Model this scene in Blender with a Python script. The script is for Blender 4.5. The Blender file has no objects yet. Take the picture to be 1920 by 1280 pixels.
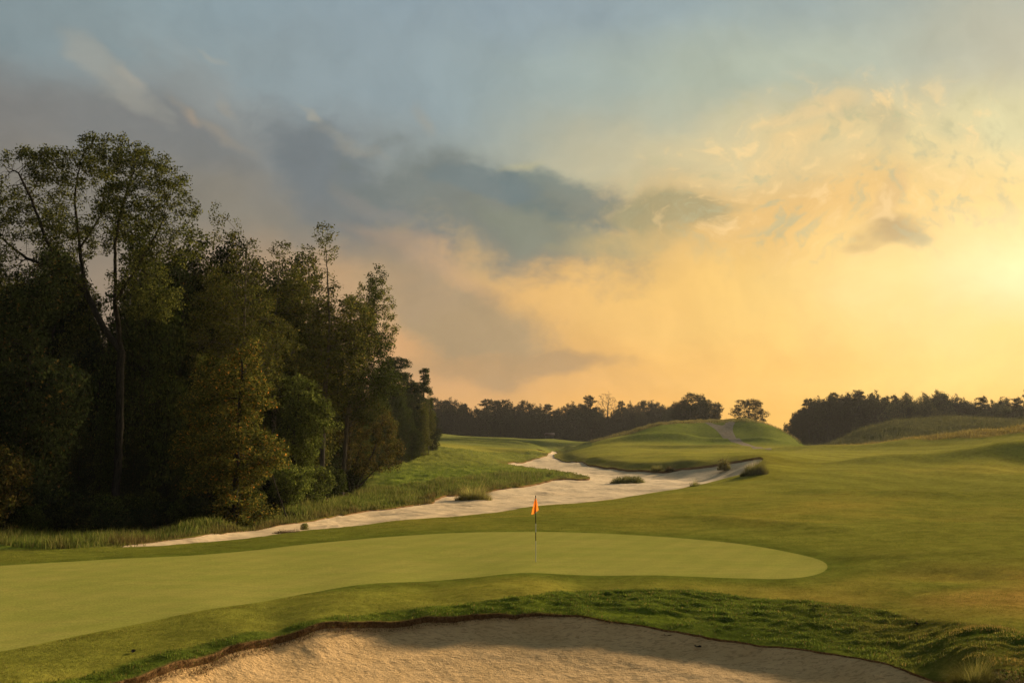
import bpy, math, random
import numpy as np
from mathutils import Vector

# ------------------------------------------------------------------ camera, sky, sun, exposure
F = 1663.0; HOR = 815.0; CAM_H = 4.2
PITCH = math.atan((HOR - 640.0) / F)
EXPO = 1.0
scene = bpy.context.scene
COL = scene.collection
cam_data = bpy.data.cameras.new("camera")
cam = bpy.data.objects.new("camera", cam_data); COL.objects.link(cam)
cam_data.sensor_width = 36.0; cam_data.lens = 36.0 * F / 1920.0
cam_data.clip_start = 0.1; cam_data.clip_end = 20000.0
cam.location = (0, 0, CAM_H); cam.rotation_euler = (math.pi / 2 + PITCH, 0, 0)
scene.camera = cam
scene.view_settings.view_transform = 'Standard'; scene.view_settings.look = 'None'
scene.view_settings.exposure = EXPO; scene.view_settings.gamma = 1.0
scene.cycles.use_denoising = True
scene.cycles.max_bounces = 5; scene.cycles.diffuse_bounces = 3; scene.cycles.transparent_max_bounces = 6
scene.cycles.transmission_bounces = 3; scene.cycles.volume_bounces = 0
scene.cycles.sample_clamp_indirect = 4.0

SUN_AZ = math.radians(40.0); SUN_EL = math.radians(16.0)
sd_ = bpy.data.lights.new("sun", 'SUN'); sun = bpy.data.objects.new("sun", sd_); COL.objects.link(sun)
sd_.energy = 5.0; sd_.angle = math.radians(9.0); sd_.color = (1.0, 0.80, 0.52)
sv = Vector((math.sin(SUN_AZ) * math.cos(SUN_EL), math.cos(SUN_AZ) * math.cos(SUN_EL), math.sin(SUN_EL)))
sun.rotation_euler = sv.to_track_quat('Z', 'Y').to_euler()
sun.location = (60, 60, 60)

def lin(c):
    out = []
    for v in c:
        v = v / 255.0
        out.append(v / 12.92 if v <= 0.04045 else ((v + 0.055) / 1.055) ** 2.4)
    return out

def pix_dir(px, py):
    x = (px - 960.0) / F; u = (640.0 - py) / F
    cp, sp = math.cos(PITCH), math.sin(PITCH)
    return np.array([x, cp - u * sp, sp + u * cp])

def pix_ae(px, py):
    d = pix_dir(px, py)
    return math.atan2(d[0], d[1]), math.atan2(d[2], math.hypot(d[0], d[1]))

class NT:
    def __init__(s, tree): s.t = tree
    def n(s, typ, **kw):
        nd = s.t.nodes.new(typ)
        for k, v in kw.items(): setattr(nd, k, v)
        return nd
    def put(s, sock, v):
        if hasattr(v, 'is_output') or isinstance(v, bpy.types.NodeSocket): s.t.links.new(v, sock)
        else:
            if isinstance(v, (list, tuple)) and len(v) == 3 and sock.type == 'RGBA': v = list(v) + [1.0]
            sock.default_value = v
    def m(s, op, a, b=None, c=None, clamp=False):
        nd = s.n('ShaderNodeMath', operation=op, use_clamp=clamp)
        s.put(nd.inputs[0], a)
        if b is not None: s.put(nd.inputs[1], b)
        if c is not None: s.put(nd.inputs[2], c)
        return nd.outputs[0]
    def mix(s, f, a, b, mode='MIX'):
        nd = s.n('ShaderNodeMix', data_type='RGBA', blend_type=mode)
        s.put(nd.inputs[0], f); s.put(nd.inputs[6], a); s.put(nd.inputs[7], b)
        return nd.outputs[2]
    def noise(s, vec, scale, detail=4, rough=0.5, lac=2.0, dist=0.0, color=False):
        nd = s.n('ShaderNodeTexNoise')
        if vec is not None: s.put(nd.inputs['Vector'], vec)
        nd.inputs['Scale'].default_value = scale; nd.inputs['Detail'].default_value = detail
        nd.inputs['Roughness'].default_value = rough; nd.inputs['Lacunarity'].default_value = lac
        nd.inputs['Distortion'].default_value = dist
        return nd.outputs[1 if color else 0]
    def vm(s, op, a, b=None):
        nd = s.n('ShaderNodeVectorMath', operation=op)
        s.put(nd.inputs[0], a)
        if b is not None: s.put(nd.inputs[1], b)
        return nd.outputs[0]
    def rng(s, v, a, b, c=0.0, d=1.0, smooth=True):
        nd = s.n('ShaderNodeMapRange')
        nd.interpolation_type = 'SMOOTHSTEP' if smooth else 'LINEAR'
        s.put(nd.inputs[0], v)
        for i, q in enumerate((a, b, c, d)): nd.inputs[i + 1].default_value = q
        return nd.outputs[0]
    def link(s, a, b): s.t.links.new(a, b)

def build_world():
    w = bpy.data.worlds.new("World"); scene.world = w; w.use_nodes = True
    t = w.node_tree; t.nodes.clear(); N = NT(t)
    tc = N.n('ShaderNodeTexCoord').outputs['Generated']
    sep = N.n('ShaderNodeSeparateXYZ'); N.link(tc, sep.inputs[0])
    x, y, z = sep.outputs
    az = N.m('ARCTAN2', x, y)
    hz = N.m('SQRT', N.m('ADD', N.m('MULTIPLY', x, x), N.m('MULTIPLY', y, y)))
    el = N.m('ARCTAN2', z, hz)
    comb = N.n('ShaderNodeCombineXYZ'); N.link(az, comb.inputs[0]); N.link(el, comb.inputs[1])
    base = comb.outputs[0]
    # stretched domain so that clouds lie in bands
    mp = N.n('ShaderNodeMapping'); N.link(base, mp.inputs[0]); mp.inputs['Scale'].default_value = (1.0, 1.5, 1.0)
    st = mp.outputs[0]
    def warp(vec, scale, amt, detail):
        c = N.noise(st, scale, detail, 0.55, color=True)
        v = N.vm('SUBTRACT', c, (0.5, 0.5, 0.5))
        nd = N.n('ShaderNodeVectorMath', operation='MULTIPLY'); N.link(v, nd.inputs[0]); nd.inputs[1].default_value = (amt, amt * 0.7, 0)
        return N.vm('ADD', vec, nd.outputs[0])
    w1 = warp(base, 3.2, 0.22, 5)
    w2 = warp(w1, 9.0, 0.035, 5)
    s2 = N.n('ShaderNodeSeparateXYZ'); N.link(w1, s2.inputs[0])
    a1, e1 = s2.outputs[0], s2.outputs[1]
    cols_px = [0, 350, 700, 1000, 1300, 1600, 1900]
    rows = [
        (-420, [(118,134,142)] * 3 + [(122,138,148)] * 2 + [(130,145,148)] * 2, (105,122,132)),
        (0,   [(134,150,153),(139,156,160),(140,158,167),(145,161,168),(151,168,170),(158,172,168),(158,168,160)], (112,126,134)),
        (150, [(136,152,155),(143,156,157),(144,160,166),(152,168,168),(176,184,162),(174,184,168),(182,180,158)], (112,124,130)),
        (300, [(134,130,124),(132,134,132),(138,148,150),(160,168,155),(222,202,150),(222,198,142),(212,206,158)], (112,116,118)),
        (430, [(132,126,118),(130,127,120),(150,143,130),(170,160,125),(228,190,125),(240,196,122),(248,218,142)], (112,112,112)),
        (560, [(142,130,118),(155,138,120),(196,160,122),(236,188,118),(248,202,116),(252,214,128),(255,238,182)], (118,112,108)),
        (700, [(150,132,112),(172,142,112),(202,158,116),(220,172,112),(251,195,104),(253,206,114),(255,214,122)], (124,114,106)),
        (800, [(150,130,110),(175,140,108),(225,170,108),(246,186,106),(252,191,97),(253,200,102),(255,202,106)], (124,112,102)),
    ]
    fac = N.rng(a1, -math.pi, math.pi, 0, 1, smooth=False)
    prev = None; prev_e = None
    for py, cs, back in rows:
        r = N.n('ShaderNodeValToRGB'); r.color_ramp.interpolation = 'B_SPLINE'
        N.link(fac, r.inputs[0])
        stops = [(-math.pi + 0.001, back), (-1.3, back)]
        for px, c in zip(cols_px, cs): stops.append((pix_ae(px, 640)[0], c))
        last = cs[-1]
        stops += [(0.78, last), (1.3, tuple((p * 0.5 + q * 0.5) for p, q in zip(last, back))), (2.0, back), (math.pi - 0.001, back)]
        el_ = r.color_ramp.elements
        while len(el_) > 1: el_.remove(el_[-1])
        for k, (a, c) in enumerate(stops):
            p = (a + math.pi) / (2 * math.pi)
            e = el_[0] if k == 0 else el_.new(p)
            if py >= 430: c = (c[0], c[1] * .985, c[2] * .95)
            e.position = p; e.color = lin(c) + [1.0]
        ev = pix_ae(960, py)[1]
        if prev is None: prev = r.outputs[0]
        else:
            f = N.rng(e1, prev_e, ev)
            prev = N.mix(f, prev, r.outputs[0])
        prev_e = ev
    col = prev
    fine = N.noise(st, 26.0, 6, 0.62, dist=0.6)
    mid = N.noise(st, 9.0, 5, 0.58, dist=0.4)
    nz = N.m('ADD', N.m('MULTIPLY', N.m('SUBTRACT', mid, 0.5), 1.5), N.m('MULTIPLY', N.m('SUBTRACT', fine, 0.5), 0.7))
    def blob(px, py, sx, sy, rot, color, amt, soft=0.35, nk=0.55, vec=None):
        nonlocal col
        m_ = N.n('ShaderNodeMapping', vector_type='TEXTURE'); N.link(vec or w2, m_.inputs[0])
        a, e = pix_ae(px, py)
        m_.inputs['Location'].default_value = (a, e, 0)
        m_.inputs['Rotation'].default_value = (0, 0, math.radians(rot))
        m_.inputs['Scale'].default_value = (sx / F, sy / F, 1)
        ln = N.n('ShaderNodeVectorMath', operation='LENGTH'); N.link(m_.outputs[0], ln.inputs[0])
        d = N.m('SUBTRACT', 1.0, ln.outputs['Value'])
        v = N.m('ADD', d, N.m('MULTIPLY', nz, nk))
        f = N.rng(v, 0.0 - soft * 0.3, soft, 0, amt)
        col = N.mix(f, col, lin(color))
    # grey cloud masses and their lit rims
    blob(330, 280, 330, 70, -8, (118,120,119), 0.6, 0.6, .8)
    blob(190, 150, 110, 34, -52, (166,163,150), 0.5, 0.5)
    blob(430, 240, 250, 80, -38, (146,149,145), 0.45, 0.6, .8)
    blob(620, 350, 230, 95, -32, (112,120,124), 0.8, 0.55, .95)
    blob(600, 440, 300, 60, -20, (126,124,118), 0.5, 0.7, .8)
    blob(900, 400, 300, 105, -22, (116,123,119), 0.85, 0.6, 1.0)
    blob(1040, 450, 200, 60, -10, (136,140,120), 0.6, 0.6, .8)
    blob(1060, 370, 150, 70, -18, (102,118,117), 0.75, 0.45, .8)
    blob(930, 345, 120, 42, -10, (112,126,128), 0.6, 0.4, .8)
    blob(1270, 400, 130, 45, -3, (165,156,116), 0.8, 0.5, .9)
    blob(1180, 470, 140, 26, 8, (190,170,118), 0.5, 0.6, .9)
    blob(850, 600, 230, 85, -14, (164,144,112), 0.8, 0.6, .8)
    blob(960, 680, 260, 34, 2, (178,146,106), 0.75, 0.55, .8)
    blob(760, 560, 90, 50, 0, (176,150,118), 0.5, 0.6, .7)
    blob(1658, 462, 44, 30, 12, (184,156,108), 0.8, 0.7, 0.5)
    blob(1645, 395, 60, 26, 60, (222,186,126), 0.6, 0.6)
    blob(1630, 250, 38, 60, 20, (192,180,138), 0.7, 0.5, .8)
    blob(1400, 300, 150, 26, 14, (240,204,140), 0.5, 0.6, .8)
    blob(1480, 215, 90, 22, 8, (236,204,146), 0.55, 0.6, .9)
    blob(1750, 300, 110, 40, -8, (244,214,146), 0.4, 0.6, .9)
    for (px, py, sx, sy, rot, c, a) in [
        (395, 92, 26, 10, -42, (168,166,154), 0.4), (558, 210, 30, 10, -42, (176,168,148), 0.5), (305, 232, 18, 22, -20, (176,156,132), 0.5),
        (360, 262, 80, 20, -30, (156,146,130), 0.5), (400, 205, 14, 28, 30, (162,154,138), 0.4), (775, 215, 22, 36, 30, (164,158,142), 0.4),
        (640, 272, 90, 12, -20, (158,154,140), 0.45), (225, 170, 34, 12, -40, (168,162,148), 0.4), (1000, 300, 70, 12, 10, (196,186,140), 0.45),
        (800, 500, 150, 26, -22, (206,166,124), 0.35), (735, 655, 40, 26, 0, (226,170,116), 0.5), (700, 400, 90, 20, -35, (156,144,130), .25)]:
        blob(px, py, sx, sy, rot, c, a, 0.9, 0.45)
    # puffed texture of the bright cloud bank
    def region(px, py, sx, sy):
        m_ = N.n('ShaderNodeMapping', vector_type='TEXTURE'); N.link(w1, m_.inputs[0])
        a, e = pix_ae(px, py); m_.inputs['Location'].default_value = (a, e, 0); m_.inputs['Scale'].default_value = (sx / F, sy / F, 1)
        ln = N.n('ShaderNodeVectorMath', operation='LENGTH'); N.link(m_.outputs[0], ln.inputs[0])
        return N.rng(ln.outputs['Value'], 1.0, 0.45, 0, 1)
    puff = N.noise(w2, 30.0, 8, 0.66, dist=0.35)
    reg = region(1560, 330, 480, 210)
    col = N.mix(N.m('MULTIPLY', N.m('MULTIPLY', N.rng(puff, 0.50, 0.34), reg), 0.7), col, lin((188,184,142)))
    col = N.mix(N.m('MULTIPLY', N.m('MULTIPLY', N.rng(puff, 0.52, 0.68), reg), 0.6), col, lin((255,216,150)))
    # faint variation everywhere
    var = N.noise(w1, 14.0, 6, 0.6)
    vv = N.rng(var, 0.25, 0.75, 0.90, 1.09, smooth=False)
    cc = N.n('ShaderNodeCombineXYZ')
    for i in range(3): N.link(vv, cc.inputs[i])
    col = N.mix(1.0, col, cc.outputs[0], 'MULTIPLY')
    # glow of the veiled sun
    sa, se = pix_ae(1935, 520)
    m_ = N.n('ShaderNodeMapping', vector_type='TEXTURE'); N.link(w1, m_.inputs[0])
    m_.inputs['Location'].default_value = (sa, se, 0); m_.inputs['Scale'].default_value = (250 / F, 200 / F, 1)
    ln = N.n('ShaderNodeVectorMath', operation='LENGTH'); N.link(m_.outputs[0], ln.inputs[0])
    g = N.m('EXPONENT', N.m('MULTIPLY', N.m('MULTIPLY', ln.outputs['Value'], ln.outputs['Value']), -1.0))
    gl = N.n('ShaderNodeCombineXYZ')
    for i, k in enumerate((0.06, 0.065, 0.06)): N.link(N.m('MULTIPLY', g, k), gl.inputs[i])
    col = N.mix(1.0, col, gl.outputs[0], 'ADD')
    bg = N.n('ShaderNodeBackground'); N.link(col, bg.inputs[0]); bg.inputs[1].default_value = 1.0 / 2 ** EXPO
    sky = N.n('ShaderNodeTexSky', sky_type='NISHITA')
    sky.sun_disc = False; sky.sun_elevation = SUN_EL; sky.sun_rotation = SUN_AZ
    sky.dust_density = 3.0; sky.air_density = 1.2
    b2 = N.n('ShaderNodeBackground'); N.link(sky.outputs[0], b2.inputs[0]); b2.inputs[1].default_value = 0.05
    mx = N.n('ShaderNodeMixShader'); mx.inputs[0].default_value = 0.03
    N.link(bg.outputs[0], mx.inputs[1]); N.link(b2.outputs[0], mx.inputs[2])
    out = N.n('ShaderNodeOutputWorld'); N.link(mx.outputs[0], out.inputs[0])
build_world()

# ------------------------------------------------------------------ helpers
rs = np.random.RandomState(7)
random.seed(7)

def tag(o, label=None, cat=None, group=None, kind=None):
    if label: o['label'] = label
    if cat: o['category'] = cat
    if group: o['group'] = group
    if kind: o['kind'] = kind
    return o

def empty(name, loc, rz=0.0, s=1.0):
    o = bpy.data.objects.new(name, None); COL.objects.link(o)
    o.location = loc; o.rotation_euler = (0, 0, rz); o.scale = (s, s, s) if not isinstance(s, tuple) else s
    o.empty_display_size = 0.3
    return o

def mesh_from(name, V, polys, mats, col=None, smooth=False, pmat=None):
    """polys: list of int arrays (N,k), each of a fixed k; col: (nv,3) per-vertex colour."""
    me = bpy.data.meshes.new(name)
    V = np.asarray(V, np.float32)
    me.vertices.add(len(V)); me.vertices.foreach_set('co', V.ravel())
    polys = [np.asarray(p, np.int32) for p in polys if len(p)]
    loops = np.concatenate([p.ravel() for p in polys])
    tot = np.concatenate([np.full(len(p), p.shape[1], np.int32) for p in polys])
    start = np.concatenate([[0], np.cumsum(tot)[:-1]]).astype(np.int32)
    me.loops.add(len(loops)); me.loops.foreach_set('vertex_index', loops)
    me.polygons.add(len(tot)); me.polygons.foreach_set('loop_start', start)
    me.polygons.foreach_set('loop_total', tot)
    if smooth: me.polygons.foreach_set('use_smooth', np.ones(len(tot), bool))
    for m in mats: me.materials.append(m)
    if pmat is not None: me.polygons.foreach_set('material_index', np.asarray(pmat, np.int32))
    me.update(calc_edges=True)
    if col is not None:
        a = me.color_attributes.new('tint', 'FLOAT_COLOR', 'POINT')
        c4 = np.ones((len(V), 4), np.float32); c4[:, :3] = col
        a.data.foreach_set('color', c4.ravel())
    return me

def link_mesh(name, me, parent=None, loc=None):
    o = bpy.data.objects.new(name, me); COL.objects.link(o)
    if parent is not None: o.parent = parent
    if loc is not None: o.location = loc
    return o

def hash2(ix, iy, seed):
    n = (ix.astype(np.int64) * 374761393 + iy.astype(np.int64) * 668265263 + seed * 1442695041) & 0x7fffffff
    n = ((n ^ (n >> 13)) * 1274126177) & 0x7fffffff
    n = n ^ (n >> 16)
    return (n & 0xffff) / 65535.0

def vnoise(x, y, seed=0):
    ix = np.floor(x); iy = np.floor(y); fx = x - ix; fy = y - iy
    fx = fx * fx * (3 - 2 * fx); fy = fy * fy * (3 - 2 * fy)
    a = hash2(ix, iy, seed); b = hash2(ix + 1, iy, seed); c = hash2(ix, iy + 1, seed); d = hash2(ix + 1, iy + 1, seed)
    return (a * (1 - fx) + b * fx) * (1 - fy) + (c * (1 - fx) + d * fx) * fy - 0.5

def fbm(x, y, seed=0, oct=4):
    s = 0; a = 1.0
    for k in range(oct):
        s = s + a * vnoise(x * 2 ** k + 13.7 * k, y * 2 ** k - 7.1 * k, seed + k); a *= 0.5
    return s

def sstep(x, a, b):
    t = np.clip((x - a) / (b - a), 0, 1); return t * t * (3 - 2 * t)

# ------------------------------------------------------------------ terrain: measured points (pixel column, pixel row, depth)
def zd(px, py, z):
    d = pix_dir(px, py); return (px, py, (z - CAM_H) / (d[2] / d[1]))
bunker_lip = [(205,1287,15.4),(330,1240,16.8),(450,1203,18.3),(560,1180,19.4),(680,1163,20.45),(800,1155,21.0),(900,1149,21.3),(1000,1148,21.4),
              (1090,1151,21.3),(1200,1170,20.8),(1300,1188,20.2),(1400,1204,19.7),(1500,1214,19.2),(1600,1230,18.5),(1700,1254,17.6),(1790,1282,16.5)]
green_edge = [(0,1222),(150,1190),(300,1160),(450,1133),(600,1107),(750,1090),(900,1080),(1100,1077),(1300,1080),(1400,1084),(1480,1085),(1530,1078),
              (1555,1065),(1545,1052),(1490,1036),(1400,1020),(1300,1010),(1200,1003),(1100,998),(1000,996),(900,997),(800,1001),(700,1008),(600,1017),
              (500,1029),(400,1038),(300,1044),(200,1048),(100,1054),(0,1060),(-120,1067)]
green_edge = [zd(a, b, 0.0) for a, b in green_edge]
waste_edge = [zd(*q) for q in [(213,1024,-.42),(278,1024,-.42),(356,1019,-.46),(429,1012,-.5),(500,1004,-.55),(584,993,-.6),(644,987,-.64),(752,975,-.67),(800,971,-.68),(867,966,-.7),
              (933,958,-.7),(1010,948,-.7),(1067,943,-.73),(1133,936,-.75),(1217,925,-.72),(1300,911,-.5),(1340,902,-.3),(1372,893,-.05),(1400,882,.3),(1420,869,.85),(1434,856,1.5)]]
waste_far = [(1393,860,115),(1350,867,117),(1300,873,119),(1267,879,122),(1220,880,126),(1183,879,130),(1150,878,134),(1117,872,150),(1083,868,164),(1053,862,190),
             (1036,858,205),(1044,850,248),(1046,846,262),(1038,846,262),(1034,850,238),(1017,857,198)]
waste_left = [zd(*q) for q in [(990,861,-1.05),(967,865,-1.05),(950,868,-1.05),(960,872,-1.0),(1017,878,-1.0),(1077,887,-1.0),(1106,893,-1.0),(1100,898,-1.0),(1050,898,-1.0),
              (1017,903,-1.0),(967,912,-1.0),(923,919,-1.0),(900,921,-1.0),(859,925,-1.0),(812,931,-1.0),(808,943,-.98),(750,950,-.95),(692,956,-.92),(590,975,-.85),(512,987,-.75),(416,1001,-.62),(300,1014,-.5)]]
crest = [(1140,825,240),(1182,817,245),(1213,804,250),(1244,797,253),(1275,794,256),(1317,790,260),(1359,789,262),(1380,785,262),(1411,787,260),(1432,794,256),(1463,806,250),(1494,823,240),(1525,836,225)]
left_ridge = [(700,812,330),(822,812,330),(895,818,335),(957,820,338),(999,823,340),(1030,822,335),(1072,827,320),(1113,826,290)]
brown_foot = [(1440,844,185),(1540,839,180),(1645,835,165),(1740,829,150),(1840,822,140),(1920,812,135),(2020,802,132)]
brown_crest = [(1640,832,172),(1702,822,162),(1752,816,160),(1815,808,156),(1865,806,153),(1920,796,149),(2020,785,147)]
dune_crest = [(1552,835,218),(1595,812,226),(1620,801,228),(1652,794,230),(1690,786,230),(1740,785,232),(1790,781,232),(1840,786,230),(1877,788,228),(1915,790,226),(2020,794,226)]
C = bunker_lip + green_edge + waste_edge + waste_far + waste_left + crest + left_ridge + brown_foot + brown_crest + dune_crest
C += [ (400,1280,16.6),(600,1280,17.8),(1000,1280,18.4),(1400,1280,17.8),(1650,1280,16.6),
       (600,1225,18.4),(800,1200,20),(1000,1200,20.3),(1200,1215,19.7),(1400,1240,18.9),
       (0,1280,15.0),(-100,1300,14.5),(1700,1100,24.3),(1900,1150,20),(1900,1230,16.6),(1800,1245,16.7),(1900,1285,15),(1700,1180,20.2),(1550,1120,23.5),(1400,1120,24),
       (1100,1110,24.6),(800,1120,23.6),(500,1160,20.8),(300,1200,18.6),
       (1900,1050,27),(1700,1040,30),(1500,985,41),(1600,950,50),(1400,955,50),(1300,968,46),(1100,975,45),(800,985,43),(500,1015,36),(250,1035,33.4),
       (1900,990,37),(1750,960,47),(1530,922,66),(1703,933,58),(1774,936,56.5),(1920,933,58),(2020,933,58),
       (1750,926,68),(1850,915,72),(1920,912,72),(1750,900,80),(1750,870,96),(1850,880,86),(1920,870,92),
       (1615,864,104),(1715,860,102),(1815,850,101),(1890,838,100),(1960,828,100),(1715,852,125),(1815,843,122),(1900,833,118),
       (1440,930,62),(1420,905,80),(1500,900,80),(1500,880,95),(1460,866,108),(1560,866,108),(1600,880,90),
       (1300,850,150),(1400,848,160),(1350,843,180),(1200,862,150),(1200,846,190),(1200,837,210),(1100,852,195),(1110,843,212),(1060,846,262),(1250,840,205),(1350,836,212),(1440,842,192),
       (1200,822,228),(1290,832,220),(1330,824,234),(1300,810,245),(1400,812,240),(1440,826,222),(1360,812,242),
       (932,834,255),(870,830,262),(960,843,220),(1010,844,225),(1023,840,240),(900,852,170),(830,858,150),(800,870,130),(900,880,116),(750,890,104),(700,910,88),(640,935,72),(900,900,98),(1000,888,113),(1050,893,106),(850,915,84),
       (740,935,74),(400,985,46),(200,1005,41),(0,1012,39),(0,1035,34.5),(120,1030,35.5),(-100,1040,34),(560,955,57)]
pts = []
for px, py, d in C:
    v = pix_dir(px, py); v = v / v[1] * d
    pts.append((math.atan2(v[0], v[1]), math.hypot(v[0], v[1]), CAM_H + v[2]))
def aR(px, R, z):
    pts.append((math.atan((px - 960) / F), R, z))
for px in (-100, 300, 700, 1000, 1300, 1700, 2020):
    aR(px, 8, 0.2); aR(px, 13.5, -0.1 if px in (-100, 2020) else (-.6 if px == 300 else -1.15))
    aR(px, 600, 1.0); aR(px, 420, 1.0 if px < 1150 else 1.5)
for px, R, z in [(1500,262,.2),(1540,262,.4),(1540,300,0),(1580,275,.8),(1480,290,.3),(1510,245,.6),(120,13.5,-.22),(1880,13.5,-.4),(0,60,-.1),(300,70,-.1),(600,110,-.2),(0,110,0),(400,150,0.5),(0,250,1),(500,300,2.5),(900,380,0.5),(1050,380,0),(1250,330,1.5),(1360,340,2),(1480,330,1.5),
                 (1700,300,2),(1900,300,2),(1760,190,2.6),(1880,185,3.0),(1650,196,2.0),(1600,205,1.7),(1740,170,3.6),(1860,165,4.6),(850,300,2.0),(950,300,1.4),(1040,300,1.2)]:
    aR(px, R, z)
for px, py, dd, z in [(225,0,44,-.75),(450,0,50,-.95),(700,0,58,-1.05),(1000,0,72,-1.1),(1200,0,84,-1.05),(1000,0,100,-1.05),(1150,0,100,-1.05),(1250,0,105,-1.0),(1330,0,100,-.9),(1300,0,111,-1.0),(1350,0,105,-.85),(1385,0,99,-.45),(1250,0,116,-1.1),(1150,0,126,-1.15),(1220,0,119,-1.1),(1100,0,145,-1.15)]:
    v = pix_dir(px, 640); aR(px, dd * math.hypot(v[0], 1.0), z)
P = np.array(pts)
AS = 2.6
pu, pv, ps = P[:, 0] * AS, np.log(P[:, 1]), P[:, 2] / P[:, 1]
def Kf(r2): return 0.5 * r2 * np.log(r2 + 1e-12)
n = NC = len(P)
A = np.zeros((n + 3, n + 3))
A[:n, :n] = Kf((pu[:, None] - pu[None]) ** 2 + (pv[:, None] - pv[None]) ** 2) + np.eye(n) * 2e-4
A[:n, n] = 1; A[:n, n + 1] = pu; A[:n, n + 2] = pv
A[n, :n] = 1; A[n + 1, :n] = pu; A[n + 2, :n] = pv
W = np.linalg.solve(A, np.concatenate([ps, [0, 0, 0]]))

def poly_sd(x, y, poly, jit=0.0, seed=0):
    """signed distance, negative inside; cheap far value outside the bounding box."""
    poly = np.array(poly); sd = np.full(len(x), 50.0)
    m = 6.0 + 0.1 * np.abs(poly).max()
    lo, hi = poly.min(0) - m, poly.max(0) + m
    idx = np.where((x > lo[0]) & (x < hi[0]) & (y > lo[1]) & (y < hi[1]))[0]
    X, Y = x[idx], y[idx]
    best = np.full(len(idx), 1e18); ins = np.zeros(len(idx), bool)
    for k in range(len(poly)):
        a = poly[k]; b = poly[(k + 1) % len(poly)]
        e = b - a; L = e @ e + 1e-12
        t = np.clip(((X - a[0]) * e[0] + (Y - a[1]) * e[1]) / L, 0, 1)
        best = np.minimum(best, (X - a[0] - t * e[0]) ** 2 + (Y - a[1] - t * e[1]) ** 2)
        c = (a[1] > Y) != (b[1] > Y)
        if abs(e[1]) > 1e-9: ins ^= c & (X < a[0] + (Y - a[1]) / e[1] * e[0])
    d = np.sqrt(best); d[ins] *= -1
    if jit:
        R = np.hypot(X, Y)
        d = d + jit * (R / 50.0) * fbm(X / (R / 50) * 1.2, Y / (R / 50) * 0.5, seed, 4)
    sd[idx] = d
    return sd

def smooth_poly(p, it=2):
    p = np.array(p, float)
    for _ in range(it):
        q = np.roll(p, -1, 0)
        p = np.stack([p * .75 + q * .25, p * .25 + q * .75], 1).reshape(-1, 2)
    return p
def XYd(L): return [(pix_dir(a, b)[0] / pix_dir(a, b)[1] * d, d) for a, b, d in L]

waste_poly = smooth_poly(XYd(waste_edge + waste_far + waste_left), 1)
RIDGES = [(1590,103,1960,99,.65,4.0),(1500,66,1740,58.5,.32,3),(1700,58.5,1990,58.5,.38,3),(1600,68,1950,66,-.25,4),(1430,184,1720,150,.7,5),(1160,222,1320,231,1.7,3.2),(1180,204,1400,198,.8,2.8),(1330,231,1440,222,1.0,3),
          (1290,46,1560,39,.20,1.5),(1640,27.2,1850,24.6,-.16,1.1),(1560,31,1920,29,.10,2),(1720,44,1930,42,-.16,1.8),(790,268,1010,256,1.5,3.0),(820,300,1060,290,1.9,3.4),(850,244,960,238,.8,2.4),(900,216,1010,214,-.8,3),(1560,122,1900,120,-.3,5),(1250,240,1420,226,-.6,5),(1050,165,1400,152,.3,5)]
def height(x, y):
    x = np.atleast_1d(np.asarray(x, float)); y = np.atleast_1d(np.asarray(y, float))
    R = np.hypot(x, y); az = np.arctan2(x, y)
    uc = np.clip(az, -0.60, 0.60) * AS; Rc = np.clip(R, 8.0, 600.0); vc = np.log(Rc)
    s = np.empty(len(x))
    for i in range(0, len(x), 20000):
        u = uc[i:i+20000, None]; v = vc[i:i+20000, None]
        s[i:i+20000] = Kf((u - pu) ** 2 + (v - pv) ** 2) @ W[:NC] + W[NC] + W[NC+1] * u[:, 0] + W[NC+2] * v[:, 0]
    z = s * Rc
    # soft swales in the mown ground
    z = z + 0.10 * fbm(x / 7.0, y / 9.0, 3, 2) * sstep(R, 36, 60) + 0.45 * fbm(x / 22.0, y / 26.0, 5, 2) * sstep(R, 130, 210) * (1 - sstep(R, 300, 420))
    for (ax, ad, bx_, bd, amp, wd_) in RIDGES:
        a0, a1 = (ax - 960) / F * ad, ad; b0, b1 = (bx_ - 960) / F * bd, bd
        ex_, ey_ = b0 - a0, b1 - a1; L2 = ex_ * ex_ + ey_ * ey_
        t = ((x - a0) * ex_ + (y - a1) * ey_) / L2; tc = np.clip(t, 0, 1); Ls = math.sqrt(L2)
        dd = ((x - a0) * -ey_ + (y - a1) * ex_) / Ls
        z = z + amp * np.exp(-(dd / wd_) ** 2) * np.exp(-((t - tc) * Ls / (3 * wd_)) ** 2) * sstep(t, -.3, .25) * (1 - sstep(t, .75, 1.3))
    px_ = 960 + F * x / np.maximum(y, 1)
    sw = poly_sd(x, y, waste_poly)
    z = z + .55 * sstep(sw, .0, 3.2) * (1 - sstep(sw, 9, 24)) * sstep(R, 112, 124) * sstep(px_, 1045, 1075) * (1 - sstep(px_, 1270, 1340)) * (y > 10)
    z = np.where(R < 8, 2.3 + (z - 2.3) * sstep(R, 1.5, 8), z)
    z = z * (1 - sstep(R, 600, 1200))
    return z

def pix2ground(px, py, rmin=10.0, rmax=600.0):
    v = pix_dir(px, py); h = math.hypot(v[0], v[1])
    R = np.exp(np.linspace(math.log(rmin), math.log(rmax), 900))
    z = CAM_H + v[2] / h * R
    g = height(v[0] / h * R, v[1] / h * R)
    below = np.where(z <= g)[0]
    k = below[0] if len(below) else len(R) - 1
    return v[0] / h * R[k], v[1] / h * R[k]

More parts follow.
